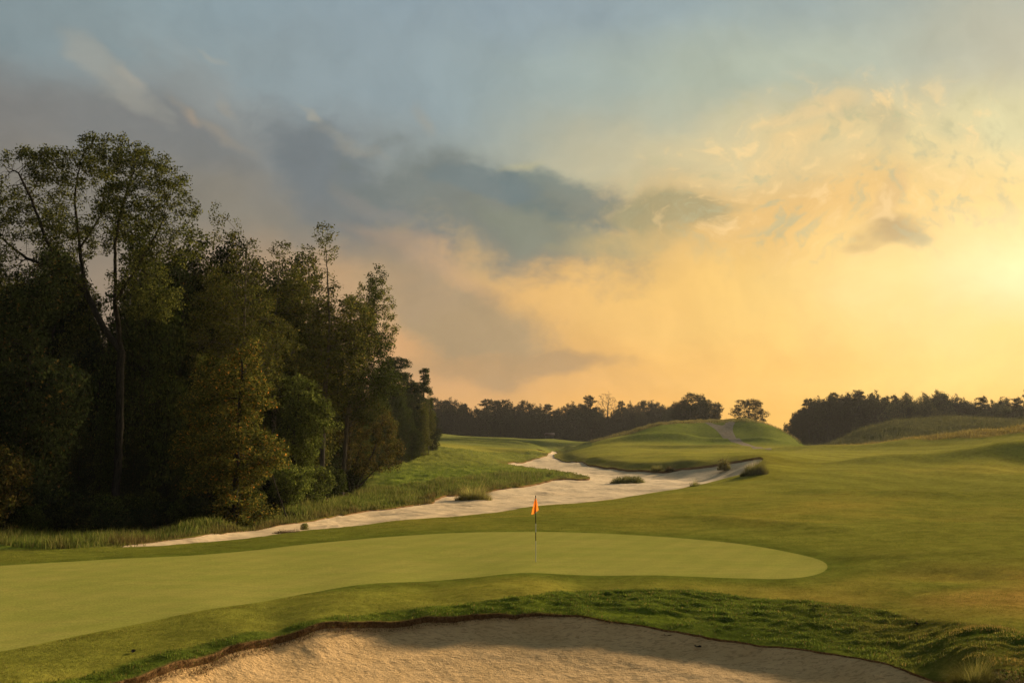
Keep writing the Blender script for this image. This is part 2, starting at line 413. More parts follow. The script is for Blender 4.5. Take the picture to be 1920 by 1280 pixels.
green_poly = smooth_poly(XYd(green_edge) + [(-24, 27), (-24, 17), (-14, 13.6)])
bunker_poly = smooth_poly(XYd([(60,0,14.2)] + [(140,0,14.9)] + bunker_lip + [(1850,0,15.6)]) + [(8.6, 13.4), (5.0, 11.3), (0.0, 10.6), (-4.5, 11.0), (-7.4, 12.2)])
strip_poly = smooth_poly(XYd([(1004,845,224),(1024,846,224),(1023,842,229),(1005,842,229)]))
path_px = [(1319,791),(1340,803),(1350,812),(1364,823),(1385,832),(1407,838),(1436,843),(1452,843),(1432,839),(1411,834),(1390,825),(1378,815),(1374,806),(1376,797),(1383,789),(1362,790),(1359,798),(1345,797),(1330,791.5)]
path_poly = smooth_poly([pix2ground(a, b, 150) for a, b in path_px], 1)
BPX = lambda x, y: 960 + F * x / np.maximum(y, 1)   # column of a ground point, to vary the lip along the bunker

def bunker_drop(x, y):
    px = BPX(x, y); return 0.035 + 0.10 * (1 - sstep(px, 780, 1150))
def sand_relief(x, y):
    return 0.0

# --- one polar sheet, cut along the edges of the green, the sands and the path
azs = np.concatenate([np.linspace(-math.pi, -0.66, 40)[:-1], np.linspace(-0.66, 0.66, 800), np.linspace(0.66, math.pi, 40)[1:-1]])
def geo(a, b, q): k = int(math.log(b / a) / math.log(1 + q)); return np.exp(np.linspace(math.log(a), math.log(b), k + 1))[:-1]
Rs = np.concatenate([[0.6], geo(1.2, 12, 0.12), geo(12, 30, 0.0035), geo(30, 70, 0.005), geo(70, 300, 0.006), geo(300, 600, 0.02), geo(600, 9000, 0.15), [9000.0]])
na, nr = len(azs), len(Rs)
AA, RR = np.meshgrid(azs, Rs)
GX = (np.sin(AA) * RR).ravel(); GY = (np.cos(AA) * RR).ravel()
i0 = (np.arange(nr - 1)[:, None] * na + np.arange(na)[None]).ravel()
i1 = (np.arange(nr - 1)[:, None] * na + (np.arange(na)[None] + 1) % na).ravel()
quads = np.stack([i0, i1, i1 + na, i0 + na], 1)
quads = quads[:, ::-1]
ctr = len(GX); GX = np.append(GX, 0.0); GY = np.append(GY, 0.0)
fan = np.stack([np.full(na, ctr), (np.arange(na) + 1) % na, np.arange(na)], 1)

XS = [GX, GY]
def cut(quads, extras, poly, jit, seed):
    X, Y = XS
    sd = poly_sd(X, Y, poly, jit, seed)
    ins = sd < 0
    cnt = ins[quads].sum(1)
    inq, outq, mixq = quads[cnt == 4], quads[cnt == 0], quads[(cnt > 0) & (cnt < 4)]
    nx, ny, cache, edges = [], [], {}, []
    base = len(X); ine, oute = [], []
    work = [tuple(q) for q in mixq.tolist()]
    for e in extras:
        k = sum(bool(ins[i]) for i in e)
        if k == 0: oute.append(e)
        elif k == len(e): ine.append(e)
        else: work.append(e)
    for q in work:
        pin, pout, cuts = [], [], []
        L = len(q)
        for k in range(L):
            a, b = q[k], q[(k + 1) % L]
            (pin if ins[a] else pout).append(a)
            if ins[a] != ins[b]:
                key = (a, b) if a < b else (b, a)
                if key not in cache:
                    t = sd[key[0]] / (sd[key[0]] - sd[key[1]])
                    t = min(max(t, 0.02), 0.98)
                    cache[key] = base + len(nx)
                    nx.append(X[key[0]] + t * (X[key[1]] - X[key[0]])); ny.append(Y[key[0]] + t * (Y[key[1]] - Y[key[0]]))
                v = cache[key]; pin.append(v); pout.append(v); cuts.append(v)
        if len(pin) > 2: ine.append(tuple(pin))
        if len(pout) > 2: oute.append(tuple(pout))
        if len(cuts) == 2: edges.append(cuts)
    XS[0] = np.append(X, nx); XS[1] = np.append(Y, ny)
    return inq, ine, outq, oute, np.array(edges)

zones = {}
ex = []
q = quads
for key, poly, jit, seed in [('green', green_poly, 0.0, 1), ('bunker', bunker_poly, 0.16, 2), ('waste', waste_poly, 0.5, 3), ('strip', strip_poly, 0.3, 4), ('path', path_poly, 0.1, 5)]:
    iq, ie, q, ex, ed = cut(q, ex, poly, jit, seed)
    zones[key] = (iq, ie, ed)
GX, GY = XS
GZ = height(GX, GY)
GR = np.hypot(GX, GY)
PXc = np.where(GY > 1, 960 + F * GX / np.maximum(GY, 1), -9999.0)

# colour zones of the turf (real differences of grass: mown green, fringe, rough, meadow, dune grass; shade painted under the right wood)
def zone_poly(L): return smooth_poly([pix2ground(a, b, 12) for a, b in L], 1)
rough_poly = [(-16, 10), (-9.6, 13.9)] + [pix2ground(a, b, 11) for a, b in [(120,1275),(250,1240),(450,1188),(600,1160),(750,1142),(900,1128),(1000,1117),(1100,1107),(1200,1104),(1350,1110),(1500,1126),(1650,1142),(1750,1163),(1915,1186)]] + [(13, 17.5), (16, 12), (0, 6)]
sd_rough = poly_sd(GX, GY, rough_poly, 0.35, 11)
sd_green = poly_sd(GX, GY, green_poly)
sd_waste = poly_sd(GX, GY, waste_poly, 0.5, 3)
sd_bunker = poly_sd(GX, GY, bunker_poly, 0.16, 2)
meadow_poly = [pix2ground(a, b, 20) for a, b in [(-100,1036),(120,1029),(213,1024),(416,1001),(590,975),(692,956),(808,943),(923,920),(1050,898),(1106,893),(950,868),(1035,850),(1000,846),(900,846),(820,838)]] + [(-60, 300), (-200, 300), (-200, 40), (-40, 33)]
sd_meadow = poly_sd(GX, GY, meadow_poly, 0.3, 12)
dune_poly = [(pix_dir(a, 815)[0] / pix_dir(a, 815)[1] * d, d) for a, d in [(1568,206),(1620,186),(1700,182),(1800,178),(2100,170)]] + [(260, 330), (60, 330), (75, 260), (74, 216)]
sd_dune = poly_sd(GX, GY, dune_poly, 0.15, 13)
brown_poly = XYd([(1640,834,166),(1740,829,151),(1840,822,141),(1920,812,136),(2100,800,132)]) + [(130, 172), (60, 180)]
sd_brown = poly_sd(GX, GY, brown_poly, 0.1, 14)
hillgrass = poly_sd(GX, GY, [(pix_dir(a, 815)[0] / pix_dir(a, 815)[1] * d, d) for a, b, d in [(1110,0,262),(1182,0,250),(1213,0,251),(1275,0,256),(1359,0,260),(1411,0,258),(1432,0,254),(1463,0,248),(1494,0,239),(1500,0,250)]] + [(70, 285), (10, 285)], 0.1, 15)

def turf_tint():
    x, y = GX, GY
    R = GR
    n1 = fbm(x / 3.0, y / 3.0, 21, 4); n2 = fbm(x / 11.0, y / 11.0, 22, 3); n3 = fbm(x / 40, y / 40, 23, 3)
    c = np.tile(np.array([0.133, 0.138, 0.0215]), (len(x), 1))
    def mixc(m, col):
        nonlocal c
        m = np.clip(m, 0, 1)[:, None]; c = c * (1 - m) + np.array(col) * m
    # yellowed patches on the fairway rise
    mixc(sstep(n2 + 0.5 * n1, -0.05, 0.7) * 0.75, (0.190, 0.150, 0.026))
    mixc(sstep(n1 + 0.6 * n3, 0.2, 0.8) * 0.5, (0.085, 0.105, 0.014))
    # drier turf low right
    mixc(np.exp(-(((x - 12.0) / 5.0) ** 2 + ((y - 22.5) / 3.2) ** 2)) * (0.6 + n1), (0.235, 0.150, 0.034))
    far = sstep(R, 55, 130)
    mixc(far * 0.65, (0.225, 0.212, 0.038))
    # fringe round the green: darker, thick
    fr = (1 - sstep(sd_green, 0.0, 2.2 + 0 * x)) * (y > 24)
    mixc(fr * 0.75, (0.062, 0.085, 0.012))
    band = (1 - sstep(sd_green, 3.0, 22.0)) * sstep(y, 27, 34) * (1 - sstep(PXc, 900, 1700))
    mixc(band * 0.6, (0.075, 0.095, 0.013))
    mixc((1 - sstep(sd_rough, -0.15, 0.1)), (0.058, 0.080, 0.0115))
    rr = (sd_rough < 0)
    mixc(rr * sstep(n1, 0.05, 0.5) * 0.7, (0.105, 0.135, 0.014))
    mixc(rr * sstep(PXc, 1350, 1900) * 0.75 * sstep(n1 + n2, -0.4, 0.4), (0.150, 0.110, 0.024))
    # meadow and tall grass by the woods
    md = 1 - sstep(sd_meadow, -0.3, 0.3)
    mixc(md, (0.105, 0.138, 0.020))
    mixc(md * sstep(n1, 0.0, 0.6) * 0.6, (0.170, 0.190, 0.030))
    mixc(md * sstep(n2, 0.1, 0.7) * 0.5, (0.060, 0.085, 0.014))
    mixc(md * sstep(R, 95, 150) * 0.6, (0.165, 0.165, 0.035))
    mixc(md * (1 - sstep(sd_waste, 0.2, 2.5)) * 0.6, (0.120, 0.085, 0.026))
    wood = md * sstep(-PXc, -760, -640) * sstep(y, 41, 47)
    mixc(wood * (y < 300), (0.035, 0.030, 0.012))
    # dunes
    dn = 1 - sstep(sd_dune, -2, 1)
    mixc(dn, (0.085, 0.080, 0.027)); mixc(dn * sstep(n1, -0.1, 0.4) * 0.6, (0.05, 0.052, 0.018))
    mixc(1 - sstep(sd_brown, -0.8, 0.4), (0.165, 0.120, 0.030))
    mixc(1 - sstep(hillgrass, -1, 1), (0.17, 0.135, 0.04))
    hillface = sstep(R, 212, 230) * sstep(PXc, 1150, 1200) * (1 - sstep(PXc, 1500, 1540)) * (hillgrass > 0)
    mixc(hillface * 0.65, (0.085, 0.125, 0.022))
    mixc((R > 225) * (PXc < 1110) * (PXc > 600) * 0.7, (0.10, 0.12, 0.03))
    mixc(sstep(R, 370, 390), (0.05, 0.045, 0.02))
    mixc(sstep(R, 245, 258) * sstep(PXc, 1440, 1475) * (sd_dune > 0), (0.04, 0.035, 0.016))  # litter under the right wood, the trees' shade painted into its dark tint
    # the banks above the far sand: thin brownish grass
    bank = (1 - sstep(sd_waste, 0.0, 7.0)) * (R > 105) * (PXc > 1040)
    mixc(bank * 0.7, (0.085, 0.075, 0.022))
    mixc((1 - sstep(sd_waste, 0.0, 12.0)) * (R > 85) * (PXc > 1380) * 0.6, (0.175, 0.160, 0.016))
    mixc((1 - sstep(sd_bunker, 0.0, 0.10)) * (PXc < 1050) * 0.8, (0.11, 0.065, 0.028))
    mow = np.sin((x * .93 + y * .35 + 4 * n3) * 2 * math.pi / 5.2)
    c *= (1 + .07 * np.tanh(2.5 * mow) * sstep(R, 50, 75) * (1 - sstep(R, 170, 210)) * (sd_meadow > 0))[:, None]
    n0 = fbm(x / .7, y / .55, 24, 3) * (1 - sstep(R, 40, 80))
    c *= np.clip(1.0 + 0.17 * n1 + 0.12 * n2 + .20 * n0, .4, 2)[:, None]
    return np.clip(c * (np.array([1.18, 1.10, 1.05])), 0.004, 0.9)
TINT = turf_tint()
# tufted relief of the long rough, meadow and dune
relief = np.zeros(len(GX))
rr = 1 - sstep(sd_rough, -0.25, 0.05)
relief += rr * (0.075 * fbm(GX / 0.42, GY / 0.22, 31, 3) + 0.02 * fbm(GX / 1.6, GY / 0.9, 32, 2)) * (sd_bunker > 0) * sstep(sd_bunker, 0, 1.0)
mdw = (1 - sstep(sd_meadow, -0.5, 0.1))
relief += mdw * (0.35 * fbm(GX / 1.6, GY / 1.6, 33, 4)) * sstep(sd_waste, 0, 1.0)
relief += (1 - sstep(sd_dune, -3, 0)) * 0.5 * fbm(GX / 3.0, GY / 3.0, 34, 3)
relief += (1 - sstep(hillgrass, -2, 0)) * 0.9 * fbm(GX / 2.5, GY / 2.5, 35, 3)
relief += (1 - sstep(sd_brown, -1, 0.5)) * 0.35 * fbm(GX / 2.0, GY / 2.0, 36, 3)
relief += 0.022 * fbm(GX / 0.9, GY / 0.6, 37, 4) * sstep(sd_green, 0, 1) * (1 - sstep(GR, 35, 60))
relief *= (sd_waste > -0.01)
GROUND_Z = GZ + relief

# ------------------------------------------------------------------ materials
def mat(name):
    m = bpy.data.materials.new(name); m.use_nodes = True
    t = m.node_tree; t.nodes.clear(); N = NT(t)
    out = N.n('ShaderNodeOutputMaterial'); bs = N.n('ShaderNodeBsdfPrincipled')
    bs.inputs['Roughness'].default_value = 0.9; bs.inputs['Specular IOR Level'].default_value = 0.0
    N.link(bs.outputs[0], out.inputs[0])
    return m, N, bs, out
def bump(N, h, bs, strength, dist):
    b = N.n('ShaderNodeBump'); b.inputs['Strength'].default_value = strength; b.inputs['Distance'].default_value = dist
    N.link(h, b.inputs['Height']); N.link(b.outputs[0], bs.inputs['Normal'])

def turf_material():
    m, N, bs, out = mat("turf")
    tint = N.n('ShaderNodeAttribute', attribute_name='tint').outputs['Color']
    pos = N.n('ShaderNodeNewGeometry').outputs['Position']
    mp = N.n('ShaderNodeMapping'); N.link(pos, mp.inputs[0]); mp.inputs['Scale'].default_value = (1, 1, 0.2)
    n1 = N.noise(mp.outputs[0], 14.0, 5, 0.7); n2 = N.noise(mp.outputs[0], 1.1, 5, 0.65); n3 = N.noise(mp.outputs[0], 60.0, 2, 0.5)
    n5 = N.noise(mp.outputs[0], 4.0, 6, 0.75)
    v = N.m('ADD', N.m('MULTIPLY', n1, 0.35), N.m('ADD', N.m('MULTIPLY', n2, 0.3), N.m('MULTIPLY', n5, 0.35)))
    vv = N.rng(v, 0.36, 0.64, 0.50, 1.60, smooth=False)
    c = N.n('ShaderNodeCombineXYZ')
    for i in range(3): N.link(vv, c.inputs[i])
    col = N.mix(1.0, tint, c.outputs[0], 'MULTIPLY')
    col = N.mix(N.rng(n2, 0.45, 0.75, 0, 0.25), col, (0.19, 0.15, 0.03))
    N.link(col, bs.inputs['Base Color'])
    hh = N.m('ADD', N.m('MULTIPLY', n1, 0.4), N.m('ADD', N.m('MULTIPLY', n3, 0.2), N.m('MULTIPLY', n5, 0.8)))
    bump(N, hh, bs, 0.8, 0.09)
    return m
def green_material():
    m, N, bs, out = mat("putting_turf")
    pos = N.n('ShaderNodeNewGeometry').outputs['Position']
    mp = N.n('ShaderNodeMapping'); N.link(pos, mp.inputs[0]); mp.inputs['Rotation'].default_value = (0, 0, math.radians(-14)); mp.inputs['Scale'].default_value = (0.6, 1.6, 1)
    n2 = N.noise(mp.outputs[0], 0.5, 5, 0.6); n1 = N.noise(pos, 22.0, 4, 0.65); n4 = N.noise(mp.outputs[0], 3.0, 4, 0.6)
    col = N.mix(N.rng(n2, 0.3, 0.7), (0.222, 0.214, 0.041), (0.272, 0.236, 0.054))
    col = N.mix(N.rng(n4, 0.35, 0.75, 0, 0.4), col, (0.165, 0.185, 0.032))
    sw = N.n('ShaderNodeTexWave', wave_type='BANDS', bands_direction='X'); mq = N.n('ShaderNodeMapping'); N.link(pos, mq.inputs[0]); mq.inputs['Rotation'].default_value = (0, 0, math.radians(28))
    N.link(mq.outputs[0], sw.inputs['Vector']); sw.inputs['Scale'].default_value = .28; sw.inputs['Distortion'].default_value = .6
    vv = N.m('MULTIPLY', N.rng(n1, 0.3, 0.7, 0.76, 1.24, smooth=False), N.rng(sw.outputs[1], 0.35, 0.65, .975, 1.02)); c = N.n('ShaderNodeCombineXYZ')
    for i in range(3): N.link(vv, c.inputs[i])
    N.link(N.mix(1.0, col, c.outputs[0], 'MULTIPLY'), bs.inputs['Base Color'])
    bump(N, N.noise(pos, 45.0, 3, 0.6), bs, 0.35, 0.012)
    return m
def sand_material(name, a, b, c_dark, scale, strength, dist):
    m, N, bs, out = mat(name)
    pos = N.n('ShaderNodeNewGeometry').outputs['Position']
    mp = N.n('ShaderNodeMapping'); N.link(pos, mp.inputs[0]); mp.inputs['Rotation'].default_value = (0, 0, math.radians(55)); mp.inputs['Scale'].default_value = (0.35, 1.0, 1)
    n1 = N.noise(mp.outputs[0], scale, 5, 0.7, dist=0.8); n2 = N.noise(pos, scale * 0.08, 4, 0.6); n3 = N.noise(pos, scale * 0.55, 4, 0.7)
    col = N.mix(N.rng(n2, 0.3, 0.7), a, b)
    col = N.mix(N.rng(n1, 0.52, 0.36, 0, 0.8), col, c_dark)
    N.link(col, bs.inputs['Base Color'])
    bs.inputs['Specular IOR Level'].default_value = 0.05
    bump(N, N.m('ADD', N.m('MULTIPLY', n1, 0.6), N.m('MULTIPLY', n3, 0.7)), bs, strength, dist)
    return m
def soil_material():
    m, N, bs, out = mat("root_soil")
    pos = N.n('ShaderNodeNewGeometry').outputs['Position']
    n1 = N.noise(pos, 18.0, 5, 0.7)
    N.link(N.mix(N.rng(n1, 0.35, 0.65), (0.10, 0.058, 0.026), (0.25, 0.145, 0.062)), bs.inputs['Base Color'])
    bump(N, n1, bs, 1.0, 0.06)
    return m
def path_material():
    m, N, bs, out = mat("crushed_stone")
    pos = N.n('ShaderNodeNewGeometry').outputs['Position']
    n1 = N.noise(pos, 1.2, 5, 0.7)
    N.link(N.mix(N.rng(n1, 0.35, 0.65), (0.20, 0.155, 0.105), (0.28, 0.22, 0.15)), bs.inputs['Base Color'])
    return m
def leaf_material(name, trans=0.35, rough=0.6):
    m, N, bs, out = mat(name)
    tint = N.n('ShaderNodeAttribute', attribute_name='tint').outputs['Color']
    rnd = N.n('ShaderNodeObjectInfo').outputs['Random']
    vv = N.rng(rnd, 0, 1, 0.78, 1.22, smooth=False); c = N.n('ShaderNodeCombineXYZ')
    for i in range(3): N.link(vv, c.inputs[i])
    col = N.mix(1.0, tint, c.outputs[0], 'MULTIPLY')
    N.link(col, bs.inputs['Base Color']); bs.inputs['Roughness'].default_value = rough
    tr = N.n('ShaderNodeBsdfTranslucent'); N.link(col, tr.inputs[0])
    mx = N.n('ShaderNodeMixShader'); mx.inputs[0].default_value = trans
    N.link(bs.outputs[0], mx.inputs[1]); N.link(tr.outputs[0], mx.inputs[2]); N.link(mx.outputs[0], out.inputs[0])
    return m
def bark_material(name, a, b):
    m, N, bs, out = mat(name)
    tc = N.n('ShaderNodeTexCoord').outputs['Object']
    mp = N.n('ShaderNodeMapping'); N.link(tc, mp.inputs[0]); mp.inputs['Scale'].default_value = (6, 6, 1.2)
    n1 = N.noise(mp.outputs[0], 2.0, 6, 0.7)
    N.link(N.mix(N.rng(n1, 0.35, 0.65), a, b), bs.inputs['Base Color'])
    bump(N, n1, bs, 0.8, 0.04)
    return m
def plain(name, color, rough=0.6, spec=0.3):
    m, N, bs, out = mat(name)
    pos = N.n('ShaderNodeTexCoord').outputs['Object']
    n1 = N.noise(pos, 30.0, 3, 0.6)
    N.link(N.mix(N.rng(n1, 0.3, 0.7), [v * 0.85 for v in color], [v * 1.1 for v in color]), bs.inputs['Base Color'])
    bs.inputs['Roughness'].default_value = rough; bs.inputs['Specular IOR Level'].default_value = spec
    return m
M_turf = turf_material(); M_green = green_material(); M_soil = soil_material(); M_path = path_material()
M_sand = sand_material("bunker_sand", (0.53, 0.335, 0.145), (0.61, 0.39, 0.18), (0.32, 0.195, 0.08), 16.0, 1.0, 0.06)
M_waste = sand_material("pale_sand", (0.54, 0.39, 0.225), (0.62, 0.46, 0.275), (0.36, 0.25, 0.14), 2.6, 0.8, 0.15)
M_leaf = leaf_material("leaves"); M_far = leaf_material("far_leaves", 0.25); M_blade = leaf_material("grass_blades", 0.5)
M_bark = bark_material("bark", (0.018, 0.016, 0.012), (0.046, 0.039, 0.029))
M_bark2 = bark_material("pale_bark", (0.07, 0.060, 0.045), (0.14, 0.115, 0.085))

# ------------------------------------------------------------------ build ground sheets
def export(name, quads, extras, zarr, mats, col=None, walls=None, wall_top=None, wall_bot=None, fan_faces=None):
    sets = {}
    for e in extras: sets.setdefault(len(e), []).append(e)
    arrs = [quads] + [np.array(v) for v in sets.values()]
    if fan_faces is not None: arrs.append(fan_faces)
    used = np.unique(np.concatenate([a.ravel() for a in arrs if len(a)]))
    remap = np.full(len(GX), -1, np.int64); remap[used] = np.arange(len(used))
    V = np.stack([GX[used], GY[used], zarr[used]], 1)
    cl = col[used] if col is not None else None
    A2 = [remap[a] for a in arrs if len(a)]
    pm = [np.zeros(len(a), int) for a in A2]
    if walls is not None:
        for (ed, top, bot) in walls:
            if not len(ed): continue
            b0 = len(V); e0, e1 = ed[:, 0], ed[:, 1]
            V = np.concatenate([V, np.stack([GX[e0], GY[e0], top[e0]], 1), np.stack([GX[e1], GY[e1], top[e1]], 1),
                                np.stack([GX[e1], GY[e1], bot[e1]], 1), np.stack([GX[e0], GY[e0], bot[e0]], 1)])
            k = np.arange(len(ed)); m = len(ed)
            A2.append(np.stack([b0 + k, b0 + m + k, b0 + 2 * m + k, b0 + 3 * m + k], 1)); pm.append(np.ones(len(ed), int))
            if cl is not None: cl = np.concatenate([cl, np.full((4 * m, 3), 0.1)])
    me = mesh_from(name, V, A2, mats, cl, smooth=True, pmat=np.concatenate(pm))
    o = link_mesh(name, me); o['kind'] = 'structure'
    return o
_lp = np.array([(zd_[0] / F * 0 + pix_dir(zd_[0], zd_[1])[0] / pix_dir(zd_[0], zd_[1])[1] * zd_[2], CAM_H + pix_dir(zd_[0], zd_[1])[2] / pix_dir(zd_[0], zd_[1])[1] * zd_[2]) for zd_ in bunker_lip])
_pf = np.polyfit(_lp[:, 0], _lp[:, 1], 3)
LIPZ = lambda x: np.polyval(_pf, np.clip(x, -7.2, 8.4))
sdb0 = poly_sd(GX, GY, bunker_poly)
def bunker_z(x, y, sdi):     # a shallow bowl that falls away from its lip
    i = np.clip(sdi, 0, 9)
    bowl = LIPZ(x) - 0.95 * (1 - np.exp(-i / 2.6))
    w = sstep(i, .0, 1.6); h0 = height(x, y)
    return h0 * (1 - w) + bowl * w - bunker_drop(x, y) - .36 * i * (1 - w) * 0.8
bz = GZ.copy(); _k = np.where(sd_bunker < .5)[0]
bz[_k] = bunker_z(GX[_k], GY[_k], -sdb0[_k])
inb = np.clip(-sd_bunker, 0, 2.0)
bz = bz + 0.012 * fbm(GX / 1.6, GY / 1.3, 41, 3) * sstep(inb, 0, 0.8) + 0.016 * fbm(GX / 0.16, GY / 0.12, 42, 3) * sstep(inb, 0, 0.3)
wdrop = 0.03 + 0.13 * sstep(GR, 45, 85) + 0.14 * sstep(GR, 95, 120) * sstep(GY * 0 + BPX(GX, GY), 1040, 1150)
wz = GZ - wdrop + 0.22 * fbm(GX / 3.0, GY / 2.2, 43, 4) * sstep(-sd_waste, 0, 1.5)
stz = GZ - 0.3
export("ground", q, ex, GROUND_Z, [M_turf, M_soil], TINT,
       walls=[(zones['bunker'][2], GROUND_Z, bz), (zones['waste'][2], GROUND_Z, wz), (zones['strip'][2], GROUND_Z, stz)], fan_faces=fan)
export("putting_green", zones['green'][0], zones['green'][1], GROUND_Z, [M_green])
export("bunker", zones['bunker'][0], zones['bunker'][1], bz, [M_sand])
export("sand_waste", zones['waste'][0], zones['waste'][1], wz, [M_waste])
export("far_bunker", zones['strip'][0], zones['strip'][1], stz, [M_waste])
export("path", zones['path'][0], zones['path'][1], GROUND_Z, [M_path])

def gz(x, y): return float(height([x], [y])[0])
# ------------------------------------------------------------------ plant builders
UP = np.array([0, 0, 1.0])
def unit(v): return v / (np.linalg.norm(v, axis=-1, keepdims=True) + 1e-9)

def sample_ell(r, ells, n):
    w = np.array([e[6] if len(e) > 6 else e[3] * e[4] * e[5] for e in ells], float); w /= w.sum()
    k = r.choice(len(ells), n, p=w); E = np.array([e[:6] for e in ells])[k]
    d = unit(r.normal(size=(n, 3))) * (r.uniform(0, 1, (n, 1)) ** 0.38)
    return E[:, :3] + d * E[:, 3:6]

def grow(seed, paths, ells, n_attr=900, step=0.45, infl=4.0, kill=0.7, up=0.12, iters=70):
    r = np.random.RandomState(seed)
    at = sample_ell(r, ells, n_attr)
    pos, par = [], []
    for p in paths:
        p = np.array(p, float); start = 0
        if not pos: pos.append(p[0]); par.append(-1); last = 0
        else:
            last = int(np.argmin(np.linalg.norm(np.array(pos) - p[0], axis=1)))
        cur = pos[last]
        for q in p[1:]:
            L = np.linalg.norm(q - cur); k = max(1, int(round(L / step)))
            c0 = cur.copy()
            for j in range(1, k + 1):
                w = 0.05 * step * r.normal(size=3) if j < k else 0
                pos.append(c0 + (q - c0) * j / k + w); par.append(last); last = len(pos) - 1
            cur = pos[last]
    pos = np.array(pos); par = list(par)
    def near(A, B):
        d = ((A[:, None] - B[None]) ** 2).sum(-1); k = d.argmin(1); return k, np.sqrt(d[np.arange(len(A)), k])
    ni, nd = near(at, pos)
    for it in range(iters * 3):
        if len(at) < 3: break
        act = nd < infl
        if not act.any():
            act = nd <= nd.min() + 0.01
        idx = ni[act]; d = unit(at[act] - pos[idx])
        S = np.zeros((len(pos), 3)); np.add.at(S, idx, d)
        who = np.unique(idx)
        nd_ = unit(S[who]) + 0.22 * r.normal(size=(len(who), 3)) + up * UP
        new = pos[who] + step * unit(nd_)
        k, dd = near(new, pos)
        keep = dd > 0.40 * step
        bad = who[~keep]
        new, who = new[keep], who[keep]
        if len(bad):      # a node pulled both ways: let go of half of what pulls it
            drop = np.isin(ni, bad) & act & (r.uniform(size=len(ni)) < .5)
            at, ni, nd = at[~drop], ni[~drop], nd[~drop]
        if not len(new): continue
        b = len(pos); pos = np.concatenate([pos, new]); par += who.tolist()
        if not len(at): break
        k, dd = near(at, new)
        better = dd < nd; ni[better] = b + k[better]; nd[better] = dd[better]
        kp = nd > kill; at, ni, nd = at[kp], ni[kp], nd[kp]
    print("grown", seed, len(pos), it, len(at))
    return pos, np.array(par)

def radii(par, tip, r0, e=2.2):
    n = len(par); acc = np.zeros(n); cnt = np.ones(n)
    main = np.full(n, -1)
    for i in range(n - 1, -1, -1):
        if acc[i] == 0: acc[i] = tip ** e
        p = par[i]
        if p >= 0:
            acc[p] += acc[i]; cnt[p] += cnt[i]
            if main[p] < 0 or cnt[i] > cnt[main[p]]: main[p] = i
    rad = acc ** (1 / e)
    rb = rad[0]
    rad = tip + (rad - tip) * (r0 - tip) / max(rb - tip, 1e-6)
    return rad, cnt, main

def wood_mesh(name, pos, par, rad, main, material, minr=0.0):
    n = len(par); seg = np.where(par >= 0)[0]
    seg = seg[rad[seg] >= minr]
    d = np.zeros_like(pos); d[seg] = unit(pos[seg] - pos[par[seg]])
    nd = d.copy(); hm = main >= 0; nd[hm] = unit(d[hm] + d[main[hm]]); nd[0] = UP
    Vs, Fs, base = [], [], 0
    ref = np.array([0.31, 0.93, 0.17])
    for k, lo, hi in ((9, 0.12, 99), (5, 0.035, 0.12), (3, -1, 0.035)):
        s = seg[(rad[seg] >= lo) & (rad[seg] < hi)]
        if not len(s): continue
        p = par[s]; ismain = main[p] == s
        dp = np.where(ismain[:, None], nd[p], d[s]); rp = np.where(ismain, rad[p], np.minimum(rad[p], rad[s] * 1.25))
        an = np.arange(k) * 2 * math.pi / k
        rings = []
        for (c, dr, rr_) in ((pos[p], dp, rp), (pos[s], nd[s], rad[s])):
            u = unit(np.cross(dr, ref)); v = np.cross(dr, u)
            rings.append(c[:, None] + rr_[:, None, None] * (u[:, None] * np.cos(an)[None, :, None] + v[:, None] * np.sin(an)[None, :, None]))
        V = np.concatenate(rings, 1).reshape(-1, 3)
        b = base + np.arange(len(s))[:, None] * 2 * k; j = np.arange(k)[None]; j2 = (j + 1) % k
        Fs.append(np.stack([b + j, b + j2, b + k + j2, b + k + j], -1).reshape(-1, 4)); Vs.append(V); base += len(V)
    return mesh_from(name, np.concatenate(Vs), Fs, [material], None, smooth=True)

def leaf_mesh(name, pts, size, palette, material, seed, droop=0.2, aspect=0.55, outward=None):
    r = np.random.RandomState(seed); n = len(pts)
    a = unit(r.normal(size=(n, 3)) + np.array([0, 0, -droop * 2]))
    b = unit(np.cross(a, r.normal(size=(n, 3))))
    L = size * r.uniform(0.6, 1.25, (n, 1)) * 0.5; Wd = L * aspect
    V = np.stack([pts - a * L, pts + b * Wd + a * L * 0.1, pts + a * L, pts - b * Wd + a * L * 0.1], 1).reshape(-1, 3)
    Fq = np.arange(4 * n).reshape(-1, 4)
    pw = np.array([p[0] for p in palette], float); pw /= pw.sum()
    pc = np.array([p[1] for p in palette])[r.choice(len(palette), n, p=pw)] * r.uniform(0.4, 1.9, (n, 1)) * .95
    return mesh_from(name, V, [Fq], [material], np.repeat(pc, 4, 0))

def scatter(r, pos, idx, per, rad, flat=0.8):
    c = np.repeat(pos[idx], per, 0)
    return c + unit(r.normal(size=c.shape)) * rad * (r.uniform(0, 1, (len(c), 1)) ** 0.5) * np.array([1, 1, flat])

